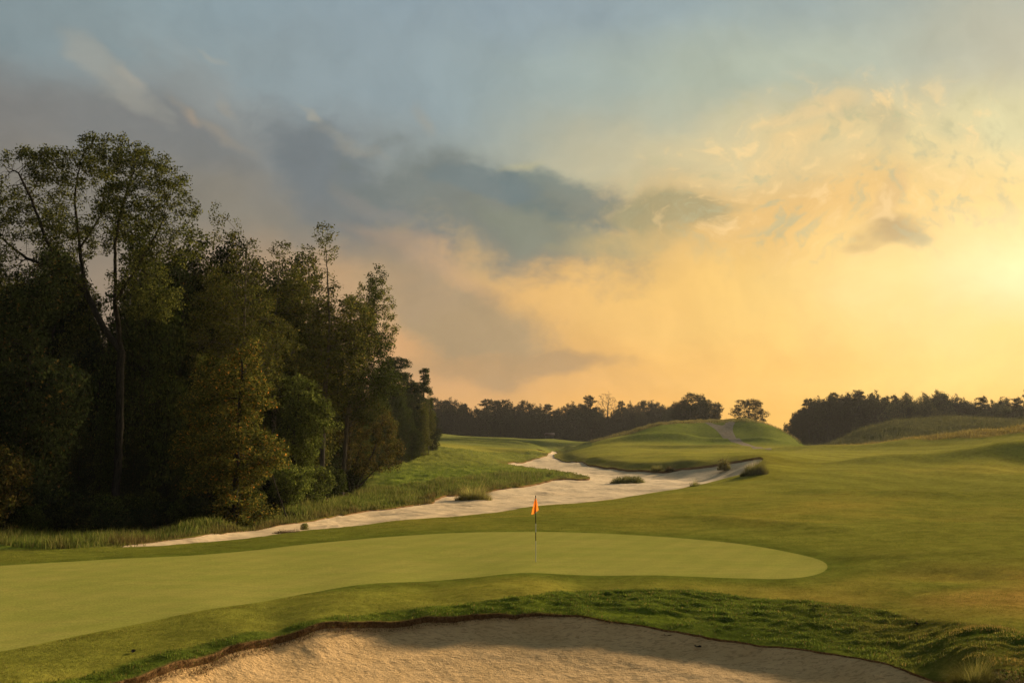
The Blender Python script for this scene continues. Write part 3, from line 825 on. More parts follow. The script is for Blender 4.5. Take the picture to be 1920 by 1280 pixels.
GREEN = [(5, (0.030, 0.040, 0.009)), (3, (0.042, 0.052, 0.011)), (1, (0.070, 0.070, 0.014))]
DARK = [(6, (0.018, 0.024, 0.008)), (2, (0.028, 0.034, 0.010)), (0.3, (0.07, 0.045, 0.012))]
OLIVE = [(4, (0.060, 0.066, 0.014)), (3, (0.092, 0.090, 0.018)), (1, (0.14, 0.11, 0.022))]
ORANGE = [(8, (0.080, 0.080, 0.016)), (4, (0.16, 0.125, 0.022)), (.8, (0.36, 0.16, 0.024)), (5, (0.055, 0.064, 0.013))]
BRIGHT = [(5, (0.085, 0.105, 0.020)), (3, (0.140, 0.150, 0.030)), (2, (0.05, 0.06, 0.014))]
RUST = [(4, (0.065, 0.047, 0.013)), (2, (0.10, 0.065, 0.016)), (5, (0.050, 0.05, 0.012)), (1, (0.14, 0.11, 0.02))]
FARC = [(5, (0.024, 0.024, 0.010)), (2, (0.036, 0.034, 0.012)), (2, (0.018, 0.018, 0.009))]
FARG = [(5, (0.050, 0.052, 0.016)), (2, (0.075, 0.070, 0.02)), (2, (0.03, 0.032, 0.012))]

def tree_proto(kind, seed, paths, ells, n_attr, leaf, per, lrad, pal, r0=0.22, tip=0.010, step=0.45, kill=0.7, infl=4.0, tipcnt=5,
               leafmat=None, bark=None, up=0.12, droop=0.2, minr=0.0, keep=1.0, flat=0.8, aspect=0.55, clump=0.0):
    """returns (trunk mesh, crown mesh)"""
    r = np.random.RandomState(seed + 100)
    pos, par = grow(seed, paths, ells, n_attr, step, infl, kill, up)
    rad, cnt, main = radii(par, tip, r0)
    wood = wood_mesh(kind + "_wood", pos, par, rad, main, bark or M_bark, minr)
    idx = np.where(cnt <= tipcnt)[0]
    if clump > 0:
        q = pos[idx]; nn = fbm(q[:, 0] * .5 + q[:, 2] * .31, q[:, 1] * .5 - q[:, 2] * .4, seed, 3)
        idx = idx[nn > np.quantile(nn, clump)]
    if keep < 1: idx = idx[r.uniform(size=len(idx)) < keep]
    if per > 100: per = max(1, int(round(per / max(len(idx), 1))))     # 'per' given as a total
    P_ = scatter(r, pos, idx, per, lrad, flat)
    crown = leaf_mesh(kind + "_leaves", P_, leaf, pal, leafmat or M_leaf, seed + 5, droop, aspect)
    return wood, crown

def place(proto, name, x, y, s, rz, label, cat='tree', group=None, dz=-0.15, crown='crown', trunk='trunk', sz=None):
    wood, leaves = proto
    e = empty(name, (x, y, gz(x, y) + dz), rz, (s, s, (sz or s)))
    if wood: link_mesh(trunk, wood, e)
    if leaves: link_mesh(crown, leaves, e)
    return tag(e, label, cat, group)

def at(px, d): v = pix_dir(px, 640); return v[0] / v[1] * d, d
def top_z(px, py, d): v = pix_dir(px, py); return CAM_H + v[2] / v[1] * d

# ---- the big forked hardwood on the left: its base sits at column 225, limbs measured against the crown
def big_tree():
    D = 52.0; m = D / F          # metres per photo pixel at its distance
    x0, y0 = at(226, D); zb = gz(x0, y0)
    def q(px, py, dy=0.0):
        v = pix_dir(px, py); v = v / v[1] * (D + dy); return (v[0] - x0, dy, v[2] + CAM_H - zb)
    paths = [[(0, 0, -0.3), q(222, 870), q(225, 760), q(228, 655)],
             [q(228, 655), q(195, 610, .6), q(160, 540, 1.2), q(150, 460, 1.6), q(140, 370, 1.8), q(150, 300, 1.5)],
             [q(160, 540, 1.2), q(110, 500, 1), q(85, 440, .4), q(60, 370, 0), q(35, 320, 0)],
             [q(228, 655), q(216, 560, -.6), q(216, 450, -1), q(225, 400, -1.2), q(245, 330, -1.2)],
             [q(216, 560, -.6), q(255, 500, -1.6), q(290, 440, -2), q(310, 400, -2)],
             [q(150, 460, 1.6), q(190, 400, 2.2), q(200, 330, 2.4)],
             [q(110, 500, 1), q(50, 480, 1.8), q(0, 440, 2.4)]]
    def e(px, py, rx, rz, dy=0, ry=None, w=None):
        c = q(px, py, dy); return (c[0], c[1], c[2], rx * m, (ry or rx) * m, rz * m) + ((w,) if w else ())
    ells = [e(150, 330, 75, 60, 1), e(95, 310, 60, 42, 0), e(45, 320, 55, 48, 1), e(0, 350, 60, 70, 1), e(-30, 430, 60, 70, 1), e(60, 420, 70, 70, 2), e(130, 430, 60, 70, 2), e(215, 290, 60, 40, 0),
            e(265, 310, 55, 40, -1), e(310, 350, 50, 45, -1), e(335, 400, 42, 45, -1), e(350, 450, 35, 40, -1), e(250, 390, 70, 60, -2), e(300, 450, 55, 50, -2), e(200, 420, 55, 55, 1), e(185, 262, 40, 18, 0),
            e(40, 510, 80, 50, 1), e(115, 530, 50, 40, 1), e(260, 510, 60, 50, -1), e(290, 560, 60, 40, -1)]
    return tree_proto("forked_tree", 3, paths, ells, 7000, 0.155, 56000, 0.42, OLIVE[:2] + [(3, (0.028, 0.034, 0.010))], r0=0.22, tip=0.007, step=0.36, kill=0.42, infl=3.0, tipcnt=3, keep=1.0, clump=0.20), x0, y0
(bt, bx, by) = big_tree()
place(bt, "hardwood_tree", bx, by, 1, 0, "tallest tree of the left woods, forked trunk and broad open dome crown")

# ---- prototypes of the left woods (unit: metres, base at the origin)
def slim(seed, H, rc, n, pal, per=21000, keep=0.9, leaf=0.17, lean=0.0, z0=0.35, r0=0.16):
    r = np.random.RandomState(seed)
    path = [(0, 0, -0.3), (0.1 * r.normal() + lean * .2, .1 * r.normal(), H * .35), (0.2 * r.normal() + lean * .6, .2 * r.normal(), H * .65), (lean, 0, H * .93)]
    ells = []
    for k in range(7):
        t = z0 + (1 - z0) * (k + .6) / 7.0
        w = rc * math.sin(min(1, (t - z0) / (1 - z0) * 1.1 + 0.18) * math.pi * .93) ** 0.8 * r.uniform(.8, 1.2)
        ells.append((lean * t + r.normal() * rc * .25, r.normal() * rc * .25, H * t, w, w, H * .09))
    return tree_proto("slim_tree", seed, [path], ells, int(n * 3.2), leaf, per, 0.42, pal, r0=r0, tip=0.008, step=0.32, kill=0.34, infl=2.6, up=0.30, tipcnt=4, keep=keep, bark=M_bark2)
def dense(seed, H, rc, n, pal, per=26000, leaf=0.27, z0=0.04, kind="leafy_tree", lrad=0.75, kill=.6, mat_=None, r0=0.22, tip=0.012, step=0.55, lumps=9):
    r = np.random.RandomState(seed)
    path = [(0, 0, -0.3), (0.2 * r.normal(), .2 * r.normal(), H * .4), (0.3 * r.normal(), .3 * r.normal(), H * .85)]
    ells = []
    for k in range(lumps):
        t = z0 + (1 - z0) * (k + .5) / lumps
        w = rc * (0.55 + 0.45 * math.sin(math.pi * min(1, t * 0.9 + 0.05))) * (1 - 0.30 * max(0, t - .75) / .25)
        a = r.uniform(0, 6.28); o = rc * .38 * r.uniform(.5, 1)
        ells.append((math.cos(a) * o, math.sin(a) * o, H * (t - .03), w * .75, w * .75, H * .12 * r.uniform(.8, 1.3)))
    return tree_proto(kind, seed, [path], ells, n, leaf, per, lrad, pal, r0=r0, tip=tip, step=step, kill=kill, infl=3.5, tipcnt=12, leafmat=mat_, minr=0.011)
P_slim = [slim(11, 20, 3.4, 800, OLIVE), slim(12, 20, 2.9, 700, OLIVE), slim(13, 17, 3.0, 650, GREEN, lean=2.0)]
P_dense = [dense(21, 16, 3.9, 1500, GREEN), dense(22, 17, 4.3, 1500, DARK), dense(23, 15, 3.6, 1500, OLIVE), dense(24, 18, 4.6, 1500, DARK)]
P_orange = dense(31, 13, 3.6, 900, ORANGE, per=36000, leaf=0.19, lrad=0.6)
P_bright = dense(32, 10, 3.4, 800, BRIGHT, per=26000, leaf=0.21, z0=0.05, lrad=.55)
def bush(seed, H, rc, n, pal, leaf=0.15, per=5000):
    r = np.random.RandomState(seed)
    paths = [[(0, 0, -.2), (0, 0, .25)]] + [[(0, 0, .1), (math.cos(a) * rc * .3, math.sin(a) * rc * .3, H * .5)] for a in r.uniform(0, 6.28, 4)]
    ells = [(math.cos(a) * rc * .4 * r.uniform(.3, 1), math.sin(a) * rc * .4 * r.uniform(.3, 1), H * r.uniform(.35, .62), rc * .6, rc * .6, H * .36) for a in r.uniform(0, 6.28, 5)]
    return tree_proto("bush", seed, paths, ells, n, leaf, per, 0.3, pal, r0=0.06, tip=0.008, step=0.3, kill=0.35, infl=2.2, tipcnt=8)
P_bush = [bush(41, 2.6, 1.7, 420, DARK), bush(42, 2.4, 1.6, 420, GREEN), bush(43, 3.0, 2.0, 520, BRIGHT, 0.13, 9000), bush(44, 3.4, 2.6, 520, RUST, 0.13, 9000)]
# arching rust coloured tree with several stems
def rust_tree():
    paths = [[(0, 0, -.2), (-.1, 0, .4)], [(-.1, 0, .3), (-.5, 0, 2.5), (-.6, .2, 5.0), (0.2, .2, 7.2)], [(0, 0, .2), (.9, 0, 1.8), (2.0, .2, 4.2), (2.6, 0, 6.4)], [(0, 0, .2), (1.6, .3, 1.8), (3.2, .1, 3.6)], [(0, 0, .2), (.3, -.4, 2.5), (1.0, -.5, 5.0)]]
    ells = [(.6, 0, 7.6, 1.8, 1.8, 1.6), (2.0, 0, 5.8, 2.0, 1.8, 1.9), (2.8, 0, 3.8, 1.9, 1.6, 1.9), (.2, 0, 5, 1.6, 1.6, 2.2), (1.2, 0, 2.9, 2.2, 1.8, 1.4)]
    return tree_proto("rust_tree", 51, paths, ells, 1600, 0.15, 14000, 0.4, RUST, r0=0.14, tip=0.008, step=0.34, kill=0.5, infl=2.4, tipcnt=3, keep=.85)
P_rust = rust_tree()
# thin leaning tree: one dark stem that turns out to the right high up
def leaning_tree():
    paths = [[(0, 0, -.3), (0.05, 0, 5), (.1, 0, 10.0)], [(.1, 0, 10.0), (1.0, 0, 11.4), (1.8, 0, 14.2), (2.0, 0, 16)], [(.1, 0, 10.0), (-.1, .2, 13.0), (.1, .3, 15.5)], [(1.0, 0, 11.4), (2.6, 0, 12.6), (3.3, 0, 12.2)]]
    ells = [(1.9, 0, 14.6, 1.9, 1.7, 3.0), (3.0, 0, 13.4, 1.2, 1.2, 2.0), (.3, .2, 14.3, 1.2, 1.2, 2.2), (1.6, 0, 12.5, 1.8, 1.3, .9)]
    return tree_proto("leaning_tree", 52, paths, ells, 1000, 0.16, 6500, 0.4, OLIVE, r0=0.20, tip=0.008, step=0.32, kill=0.5, infl=2.4, tipcnt=3, keep=.7)
P_lean = leaning_tree()
# pine with flat clumps
def pine(seed, H, rc, n, pal, mat_=None, leaf=0.24, per=14000, lrad=.6, z0=.45, lumps=12):
    r = np.random.RandomState(seed)
    path = [(0, 0, -.3), (.2 * r.normal(), .2 * r.normal(), H * .5), (.3 * r.normal(), .2 * r.normal(), H * .95)]
    ells = []
    for k in range(lumps):
        t = z0 + (1 - z0) * (k + .3) / lumps; a = k * 2.4 + r.uniform(0, 1)
        o = rc * .62 * math.sin(math.pi * min(1, max(.18, (t - z0) / (1 - z0) * .85 + .2)))
        ells.append((math.cos(a) * o, math.sin(a) * o, H * t, rc * .45, rc * .45, H * .045 * r.uniform(.8, 1.4)))
    return tree_proto("pine_tree", seed, [path], ells, n, leaf, per, lrad, pal, r0=.24, tip=.02, step=.5, kill=.5, infl=4, tipcnt=6, leafmat=mat_, flat=.5, up=.02, minr=0.021)
P_pine = [pine(61, 17, 4.0, 520, DARK), pine(62, 16, 2.6, 380, GREEN, z0=.3)]

def put(proto, name, px, d, top_py, H, label, rz=None, wide=1.0, group=None, cat='tree', **k):
    x, y = at(px, d); h = top_z(px, top_py, d) - gz(x, y)
    s = h / H
    return place(proto, name, x, y, s * wide, random.uniform(0, 6.28) if rz is None else rz, label, cat, group, sz=s, **k)

HH = [20.0, 20.0, 17.0]
put(P_slim[0], "poplar_tree", 458, 60, 402, 20.3, "slender sparse tree topping the woods just right of the broad dome crown", rz=0.4, wide=1.0)
put(P_slim[1], "poplar_tree", 608, 72, 430, 20.3, "tall narrow feathery tree with a straight dark trunk, near the right of the woods", rz=1.2, wide=1.2)
put(P_slim[2], "poplar_tree", 646, 76, 500, 17.6, "open crowned tree with a bare stem standing just right of the tall narrow feathery tree", rz=0.0, wide=.95)
put(P_slim[0], "poplar_tree", 392, 64, 425, 20.3, "thin wispy tree top behind the right shoulder of the dome crowned tree", rz=2.9, wide=.8)
put(P_slim[1], "poplar_tree", 520, 68, 462, 20.3, "fairly dense narrow tree between the slender sparse tree and the tall feathery one", rz=4.0, wide=1.25)
place(P_lean, "leaning_tree", *at(656, 80), 1.12, 0.0, "thin dark stemmed tree forking to the right above the rust coloured tree")
place(P_rust, "rust_tree", *at(664, 78), 1.02, 0.0, "rust tinged tree with several arching stems at the meadow edge")
put(P_orange, "autumn_tree", 452, 50, 632, 13.0, "tree with orange and gold turning leaves in front of the left woods", rz=0.7, wide=1.12)
put(P_orange, "autumn_tree", 398, 53, 670, 13.0, "olive tree with scattered gold leaves just left of the orange turning tree", rz=3.3, wide=.9)
put(P_bright, "drooping_tree", 560, 62, 700, 10.0, "light green tree with drooping boughs right of the orange turning tree", rz=1.1, wide=.95)
put(P_dense[2], "broadleaf_tree", 535, 74, 520, 15, "rounded olive tree behind the light green drooping tree", rz=2.1, wide=.85)
put(P_dense[0], "broadleaf_tree", 270, 56, 425, 16, "dark rounded crown rising in front of the big dome right of its forked trunk", rz=.3, wide=.62)
put(P_dense[1], "broadleaf_tree", 50, 48, 478, 17, "black green tree filling the far left edge of the woods", rz=1.3, wide=.9)
put(P_dense[3], "broadleaf_tree", 345, 60, 500, 18, "dense dark tree between the dome crowned tree and the slender sparse tree", rz=4.4, wide=.75)
put(P_pine[0], "pine_tree", 742, 150, 668, 17, "round clumped pine silhouette at the right end of the left woods", rz=.5, wide=1.45)
put(P_pine[0], "pine_tree", 704, 140, 700, 17, "lower pine with flat clumps left of the round clumped pine", rz=2.8, wide=1.2)
put(P_pine[1], "pine_tree", 796, 165, 686, 16.4, "last slim tree of the left woods with ragged bare branch tips", rz=1.0, wide=.9)
put(P_slim[1], "poplar_tree", 806, 160, 740, 20.3, "thin upright tree with a bare lower trunk beside the meadow grass", rz=2.0, wide=.9)
def round_dark(seed, H, rc):
    r = np.random.RandomState(seed); ells = [(0, 0, H * .60, rc * .7, rc * .7, H * .28), (0, 0, H * .2, rc * .7, rc * .7, H * .2)]
    for k in range(12):
        a = k * 2.4 + r.uniform(0, .8); z_ = r.uniform(.40, .90); o = rc * (.66 if z_ < .74 else .36)
        ells.append((math.cos(a) * o, math.sin(a) * o, H * z_, rc * .30, rc * .30, H * .07))
    return tree_proto("round_tree", seed, [[(0, 0, -.3), (0, 0, H * .35), (.3, 0, H * .7)]], ells, 1100, .26, 24000, .6, DARK, r0=.25, tip=.02, step=.6, kill=.6, infl=4, tipcnt=6, flat=.6)
P_rd = round_dark(65, 17, 5.2)
put(P_rd, "broadleaf_tree", 744, 152, 668, 17.3, "broad rounded dark crown at the right end of the left woods, beside the clumped pine", rz=1, wide=.95)
put(P_rd, "broadleaf_tree", 712, 138, 712, 17.3, "rounded dark crown left of and lower than the broad one at the woods' right end", rz=3, wide=.85)
put(P_rd, "broadleaf_tree", 772, 156, 694, 17.3, "rounded dark crown just left of the last slim ragged tree", rz=5, wide=.7)
G_w = "trees packed inside the left woods"
L_w = "dark leafy tree packed deep inside the left woods"
fill = [(385,66,470),(425,68,455),(350,64,455),(500,70,490),(168,60,545),(188,58,600),(150,64,500),(205,64,640),(255,62,560),(10,58,520),(95,60,500),(60,70,470),(140,66,560),(-40,50,470),(175,60,600),(300,66,500),(330,72,480),(365,76,520),(410,66,540),(430,72,500),(480,74,560),(475,66,610),
        (505,80,500),(560,84,490),(585,78,560),(610,84,600),(640,92,640),(665,98,690),(690,110,720),(715,120,735),(735,135,740),(770,150,745),(785,160,750),(812,170,765),(755,165,735),
        (700,125,730),(722,128,735),(748,140,728),(768,146,738),(788,152,745),(735,122,760),(757,132,765),(775,140,775),(680,108,735),(120,76,520),(20,80,500),(220,100,700),(260,88,640),(190,104,705),(240,110,700),(285,96,560),(-60,70,480),(350,90,520),(450,90,540),(530,96,540)]
for k, (px, d, top) in enumerate(fill):
    pr, H = [(P_dense[1], 17), (P_dense[3], 18), (P_dense[0], 16), (P_dense[1], 17), (P_dense[2], 15)][k % 5]
    put(pr, "broadleaf_tree", px, d, top + 8, H, L_w, wide=random.uniform(.7, .95) if d < 100 else 1.0, group=G_w)
G_m = "low trees filling the shade of the left woods"
for k, px in enumerate([-30, 20, 70, 115, 160, 200, 262, 300, 340, 385, 430, 500, 540, 590, 625, 668, 700, 725, 750, 775]):
    d = 47 + max(0, px - 150) * 0.035 if px < 560 else 62 + (px - 560) * .42
    put(P_dense[[1, 3, 0][k % 3]], "understory_tree", px, d + random.uniform(2, 7), 760 + random.uniform(-50, 60) if px < 560 else 770 + random.uniform(-10, 30), [17, 18, 16][k % 3],
        "dark low tree filling the shade under the left woods", wide=random.uniform(.55, .8), group=G_m)
# shrubs along the foot of the woods
G_b = "shrubs along the foot of the left woods"
edge_d = lambda px: float(np.interp(px, [-60, 0, 200, 400, 560, 640, 700, 800], [41, 41.5, 43.5, 48, 58, 72, 88, 150]))
for k in range(40):
    px = -50 + k * 18.5; d = edge_d(px) + random.uniform(0, 3)
    x, y = at(px, d); 
    place(P_bush[[0, 0, 1, 0, 1][k % 5]], "shrub", x, y, random.uniform(.55, 1.05), random.uniform(0, 6), "dark green shrub in the row along the foot of the left woods", 'shrub', G_b, crown='foliage', trunk='stems')
place(P_bush[3], "arching_shrub", *at(18, 41.0), 1.35, .4, "brownish arching shrub at the far left edge of the woods", 'shrub', crown='foliage', trunk='stems')
place(P_bush[2], "arching_shrub", *at(545, 57), 1.05, .9, "bright green shrub in front of the light green drooping tree", 'shrub', crown='foliage', trunk='stems')
place(P_bush[2], "arching_shrub", *at(625, 73), 0.9, 2.4, "grey green shrub left of the rust tinged tree", 'shrub', crown='foliage', trunk='stems')

# bare leaning log
def tube_obj(name, pts_, r0, r1, material, parent=None, k=8):
    pos = np.array(pts_, float); par = np.arange(len(pos)) - 1
    rad = np.linspace(r0, r1, len(pos)); main = np.append(np.arange(1, len(pos)), -1)
    return link_mesh(name, wood_mesh(name, pos, par, np.maximum(rad, .001), main, material), parent)
lx, ly = at(549, 52.5); lg = gz(lx, ly)
tag(tube_obj("dead_tree", [(lx, ly, lg - .1), (lx - .35, ly, lg + .8), (lx - .8, ly + .1, lg + 1.9), (lx - 1.05, ly + .2, lg + 2.6)], .05, .028, M_bark), "thin dead trunk leaning out from the bright green shrub", 'dead trunk')

# ---- far tree lines
def round_far(seed, H, rc, pal, low=.22):
    r = np.random.RandomState(seed); ells = [(0, 0, H * .58, rc * .72, rc * .72, H * .30), (0, 0, H * low, rc * .8, rc * .8, H * .20), (0, 0, H * .10, rc * .8, rc * .8, H * .12)]
    for k in range(10):
        a = k * 2.4 + r.uniform(0, .8); z_ = r.uniform(.42, .88); o = rc * (.62 if z_ < .72 else .38)
        ells.append((math.cos(a) * o, math.sin(a) * o, H * z_, rc * .38, rc * .38, H * .13))
    return tree_proto("far_tree", seed, [[(0, 0, -.3), (0, 0, H * .35), (.3, 0, H * .7)]], ells, 900, .42, 14000, .85, pal, r0=.25, tip=.03, step=.7, kill=.75, infl=4, tipcnt=6, leafmat=M_far, flat=.95)
P_far = [round_far(71, 18, 5.6, FARC), round_far(72, 18, 6.4, FARC), pine(73, 18, 5.4, 420, FARC, M_far, .42, 7000, .85, z0=.40, lumps=14), pine(74, 18, 4.8, 420, FARC, M_far, .42, 7000, .85, z0=.28, lumps=14), round_far(75, 18, 6.0, FARG)]
line = [(-1,815,748,1.0),(822,0,744,1),(838,0,750,.8),(857,0,744,.8),(872,0,758,.6),(884,0,766,.5),(900,0,760,.8),(914,0,750,1),(932,0,752,.9),(950,0,749,1),(970,0,757,.8),(988,0,750,.9),(1004,0,756,.8),(1026,0,759,.9),(1044,0,770,.6),
        (1060,0,751,.9),(1078,0,760,.7),(1090,0,756,.7),(1104,0,743,.8),(1122,0,762,.7),(1150,0,762,.5),(1163,0,753,.5),(1178,0,750,.5),(1196,0,754,.9),(1214,0,750,1.0),(1236,0,749,1.0),(1252,0,758,.7),(1268,0,757,.8)]
G_f = "trees of the distant line behind the far fairway"
for (px, _, top, wd) in line[1:]:
    d = 410 + random.uniform(-12, 12)
    kind = random.choice([0, 1, 2, 3, 2]) if px < 1190 else random.choice([0, 1])
    put(P_far[kind], "distant_tree", px, d, top - 4, 18.3, "dark hazy tree in the distant line behind the far fairway", wide=wd * random.uniform(1.0, 1.2), group=G_f, dz=-.5)
for k in range(46):
    px = 812 + k * 10.2 + random.uniform(-4, 4); base_t = float(np.interp(px, [q_[0] for q_ in line[1:]], [q_[2] for q_ in line[1:]]))
    put(P_far[random.choice([0, 1])], "distant_tree", px, 405 + random.uniform(-18, 22), base_t + random.uniform(4, 15), 18.3, "dark hazy tree in the distant line behind the far fairway", wide=random.uniform(.7, .95), group=G_f, dz=-.8)
for k in range(44):
    px = 800 + k * 10.6 + random.uniform(-4, 4)
    put(P_far[k % 2], "distant_tree", px, 395 + random.uniform(-5, 8), random.uniform(772, 784), 18.3, "dark hazy tree in the distant line behind the far fairway", wide=random.uniform(.75, .95), group=G_f, dz=-1.2)
def bare():
    ells = [(0, 0, 13.5, 4.2, 4.2, 4.6)]
    pos, par = grow(81, [[(0, 0, -.3), (0, 0, 9), (.3, 0, 12)]], ells, 420, .6, 4, .75, .15)
    rad, cnt, main = radii(par, .035, .22)
    r = np.random.RandomState(9)
    P_ = scatter(r, pos, np.where(cnt <= 2)[0], 3, .45)
    return wood_mesh("bare_wood", pos, par, rad, main, M_bark2), leaf_mesh("bare_leaves", P_, .30, [(1, (.16, .11, .05))], M_far, 3)
put(bare(), "bare_tree", 1137, 398, 731, 18.2, "nearly bare pale tree rising above the distant tree line", rz=1, wide=.9)
# trees behind the far hill
put(P_far[0], "round_tree", 1298, 318, 733, 18.3, "tallest dark tree of the clump behind the left shoulder of the far hill", rz=.5, wide=1.3)
put(P_far[1], "round_tree", 1326, 322, 739, 18.3, "broad dark tree at the right of the clump behind the far hill", rz=2.2, wide=1.05)
put(P_far[0], "round_tree", 1276, 316, 748, 18.3, "lower dark tree at the left of the clump behind the far hill", rz=3.5, wide=1.2)
put(P_far[1], "round_tree", 1310, 312, 746, 18.3, "dark filling tree in the middle of the clump behind the far hill", rz=5.1, wide=1.4)
put(P_far[1], "round_tree", 1338, 315, 764, 18.3, "small dark tree at the outer right of the clump behind the far hill", rz=5.9, wide=.75)
def lone():
    paths = [[(0, 0, -.3), (0, 0, 2.5)], [(0, 0, 2.5), (-2.4, 0, 5), (-3.4, 0, 7)], [(0, 0, 2.5), (.3, .3, 6), (0, 0, 9)], [(0, 0, 2.5), (2.6, 0, 4.6), (4.6, 0, 5.6)]]
    ells = [(-2.6, 0, 6.2, 2.6, 3, 2.2), (0, 0, 8.2, 3.0, 3, 2.0), (2.6, 0, 7.4, 2.6, 3, 1.9), (4.4, 0, 5.2, 2.0, 2.4, 1.6), (-4.4, 0, 4.6, 1.8, 2.4, 1.5), (0, 0, 5.4, 3.6, 3, 2.0)]
    return tree_proto("lone_tree", 83, paths, ells, 700, .38, 6500, .6, FARC, r0=.3, tip=.03, step=.55, kill=.8, infl=3.5, tipcnt=4, leafmat=M_far)
put(round_far(76, 18, 7.4, FARC, .3), "lone_tree", 1400, 285, 744, 18.3, "lone round tree standing by itself on the skyline right of the path fork", rz=0, wide=1.75, dz=-.3)
for px, top, lab in [(1450, 791, "small low tree peeping over the right slope of the far hill"), (1466, 797, "lowest small tree between the far hill and the right wood")]:
    put(P_far[1], "low_tree", px, 420, top, 18.3, lab, wide=1.0, dz=-6)
R_line = [(1478,782,.5),(1488,768,.6),(1498,754,.7),(1512,744,.8),(1528,735,.8),(1545,730,.8),(1560,733,.7),(1574,730,.8),(1590,724,1),(1606,728,.7),(1622,725,.9),(1640,732,.9),
          (1656,738,.7),(1672,735,.6),(1688,730,.7),(1704,733,.7),(1720,730,.7),(1735,735,.6),(1755,725,.9),(1770,730,.7),(1786,731,.8),(1802,738,.7),(1818,742,.7),(1835,738,.8),(1852,744,.8),(1868,740,.8),(1884,738,.8),(1900,740,.8),(1925,738,.9)]
G_r = "trees of the wood behind the right dune"
for i, (px, top, wd) in enumerate(R_line):
    kind = (2 if i % 3 == 0 else 1) if px < 1645 else random.choice([4, 4, 3, 1])
    lab = "brown tree of the solid wood at left behind the right dune" if px < 1645 else "greener tree of the lighter wood behind the right dune"
    put(P_far[kind], "wood_tree", px, 305 + random.uniform(-10, 10), top, 18.3, lab, wide=wd * 1.0, group=G_r + (" dark half" if px < 1645 else " light half"), dz=-.5)
for k in range(52):
    px = 1474 + k * 9.3 + random.uniform(-4, 4); base_t = float(np.interp(px, [q_[0] for q_ in R_line], [q_[1] for q_ in R_line]))
    kind = 1 if px < 1645 else random.choice([4, 0, 4])
    lab = "brown tree of the solid wood at left behind the right dune" if px < 1645 else "greener tree of the lighter wood behind the right dune"
    put(P_far[kind], "wood_tree", px, 298 + random.uniform(-12, 22), base_t + random.uniform(3, 26), 18.3, lab, wide=random.uniform(.7, 1.0), group=G_r + (" dark half" if px < 1645 else " light half"), dz=-.8)
put(P_far[3], "edge_tree", 1922, 262, 722, 18.3, "nearer ragged tree cut by the right edge above the dune", rz=1, wide=.6, dz=-.5)

# ------------------------------------------------------------------ grasses
def blades(P0, L, lean, w, az, cols, name, material=None, S=3):
    """P0 (n,3) roots, L lengths, lean 0..1.5, w widths, az headings; arching tapered blades."""
    n = len(P0); hx = np.sin(az); hy = np.cos(az); sx, sy = hy, -hx
    Vs = []
    for k in range(S + 1):
        t = k / S
        hor = L * lean * t ** 1.6 * .8; ver = L * (t - .42 * np.minimum(lean, 1.3) * t * t)
        c = P0 + np.stack([hx * hor, hy * hor, ver], 1)
        ww = (w * (1 - t) ** .8 + .0006)[:, None] * .5; s = np.stack([sx, sy, np.zeros(n)], 1)
        Vs += [c - s * ww, c + s * ww]
    V = np.stack(Vs, 1).reshape(-1, 3); m = 2 * (S + 1); b = np.arange(n)[:, None] * m
    Fq = np.concatenate([np.concatenate([b + 2 * k, b + 2 * k + 1, b + 2 * k + 3, b + 2 * k + 2], 1) for k in range(S)])
    C4 = np.repeat(cols, m, 0)
    return mesh_from(name, V, [Fq], [material or M_blade], C4)

def ground_z_at(x, y):   # relief is small; sit blades slightly low
    return height(x, y)
def pal_pick(r, n, pal):
    w = np.array([p[0] for p in pal], float); w /= w.sum()
    return np.array([p[1] for p in pal])[r.choice(len(pal), n, p=w)] * r.uniform(.7, 1.3, (n, 1))

def grass_field(name, poly, dens_n, L, lean, w, pal, seed, label, cond=None, clumpy=0.0):
    r = np.random.RandomState(seed); poly = np.array(poly)
    lo, hi = poly.min(0), poly.max(0)
    X = r.uniform(lo[0], hi[0], dens_n); Y = r.uniform(lo[1], hi[1], dens_n)
    sdv = poly_sd(X, Y, poly, .35, 11); ok = sdv < 0
    if cond is not None: ok &= cond(X, Y)
    X, Y = X[ok], Y[ok]
    if clumpy:
        cn = fbm(X / 0.8, Y / 0.6, seed, 3); kp = cn > np.quantile(cn, clumpy * .5) if len(cn) else cn > 0
        X, Y = X[kp], Y[kp]
    n = len(X); Z = height(X, Y)
    return X, Y, Z, n, r

# tufted rough above the near bunker
BP = bunker_poly
X, Y, Z, n, r = grass_field("rough", rough_poly, 520000, 0, 0, 0, None, 91, None,
    cond=lambda x, y: (poly_sd(x, y, bunker_poly, .16, 2) > 0.0) & (y > 12.0) & (np.abs(x) < y * .62))
X += 0; n = len(X)
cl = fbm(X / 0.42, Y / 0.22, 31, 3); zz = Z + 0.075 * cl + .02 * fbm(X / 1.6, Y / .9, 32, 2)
patch = fbm(X / 1.4, Y / .8, 77, 3)
pxx = BPX(X, Y)
colA = pal_pick(r, n, [(5, (.048, .070, .011)), (4, (.076, .102, .015)), (2, (.115, .125, .020)), (1, (.150, .095, .030))])
brown = np.clip(sstep(pxx, 1450, 1900) * .75 + patch * .6, 0, .85)[:, None] * sstep(pxx, 1250, 1700)[:, None]
colA = colA * (1 - brown) + np.array([.150, .098, .026]) * r.uniform(.6, 1.3, (n, 1)) * brown
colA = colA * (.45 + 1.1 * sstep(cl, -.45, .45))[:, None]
Lg = r.uniform(.025, .075, n) * (1 + .7 * cl)
tag(link_mesh("rough_grass", blades(np.stack([X, Y, zz - .01], 1), Lg, r.uniform(.2, 1.2, n), r.uniform(.008, .016, n), r.uniform(0, 6.28, n), colA, "rough_grass", S=2)), kind='stuff')

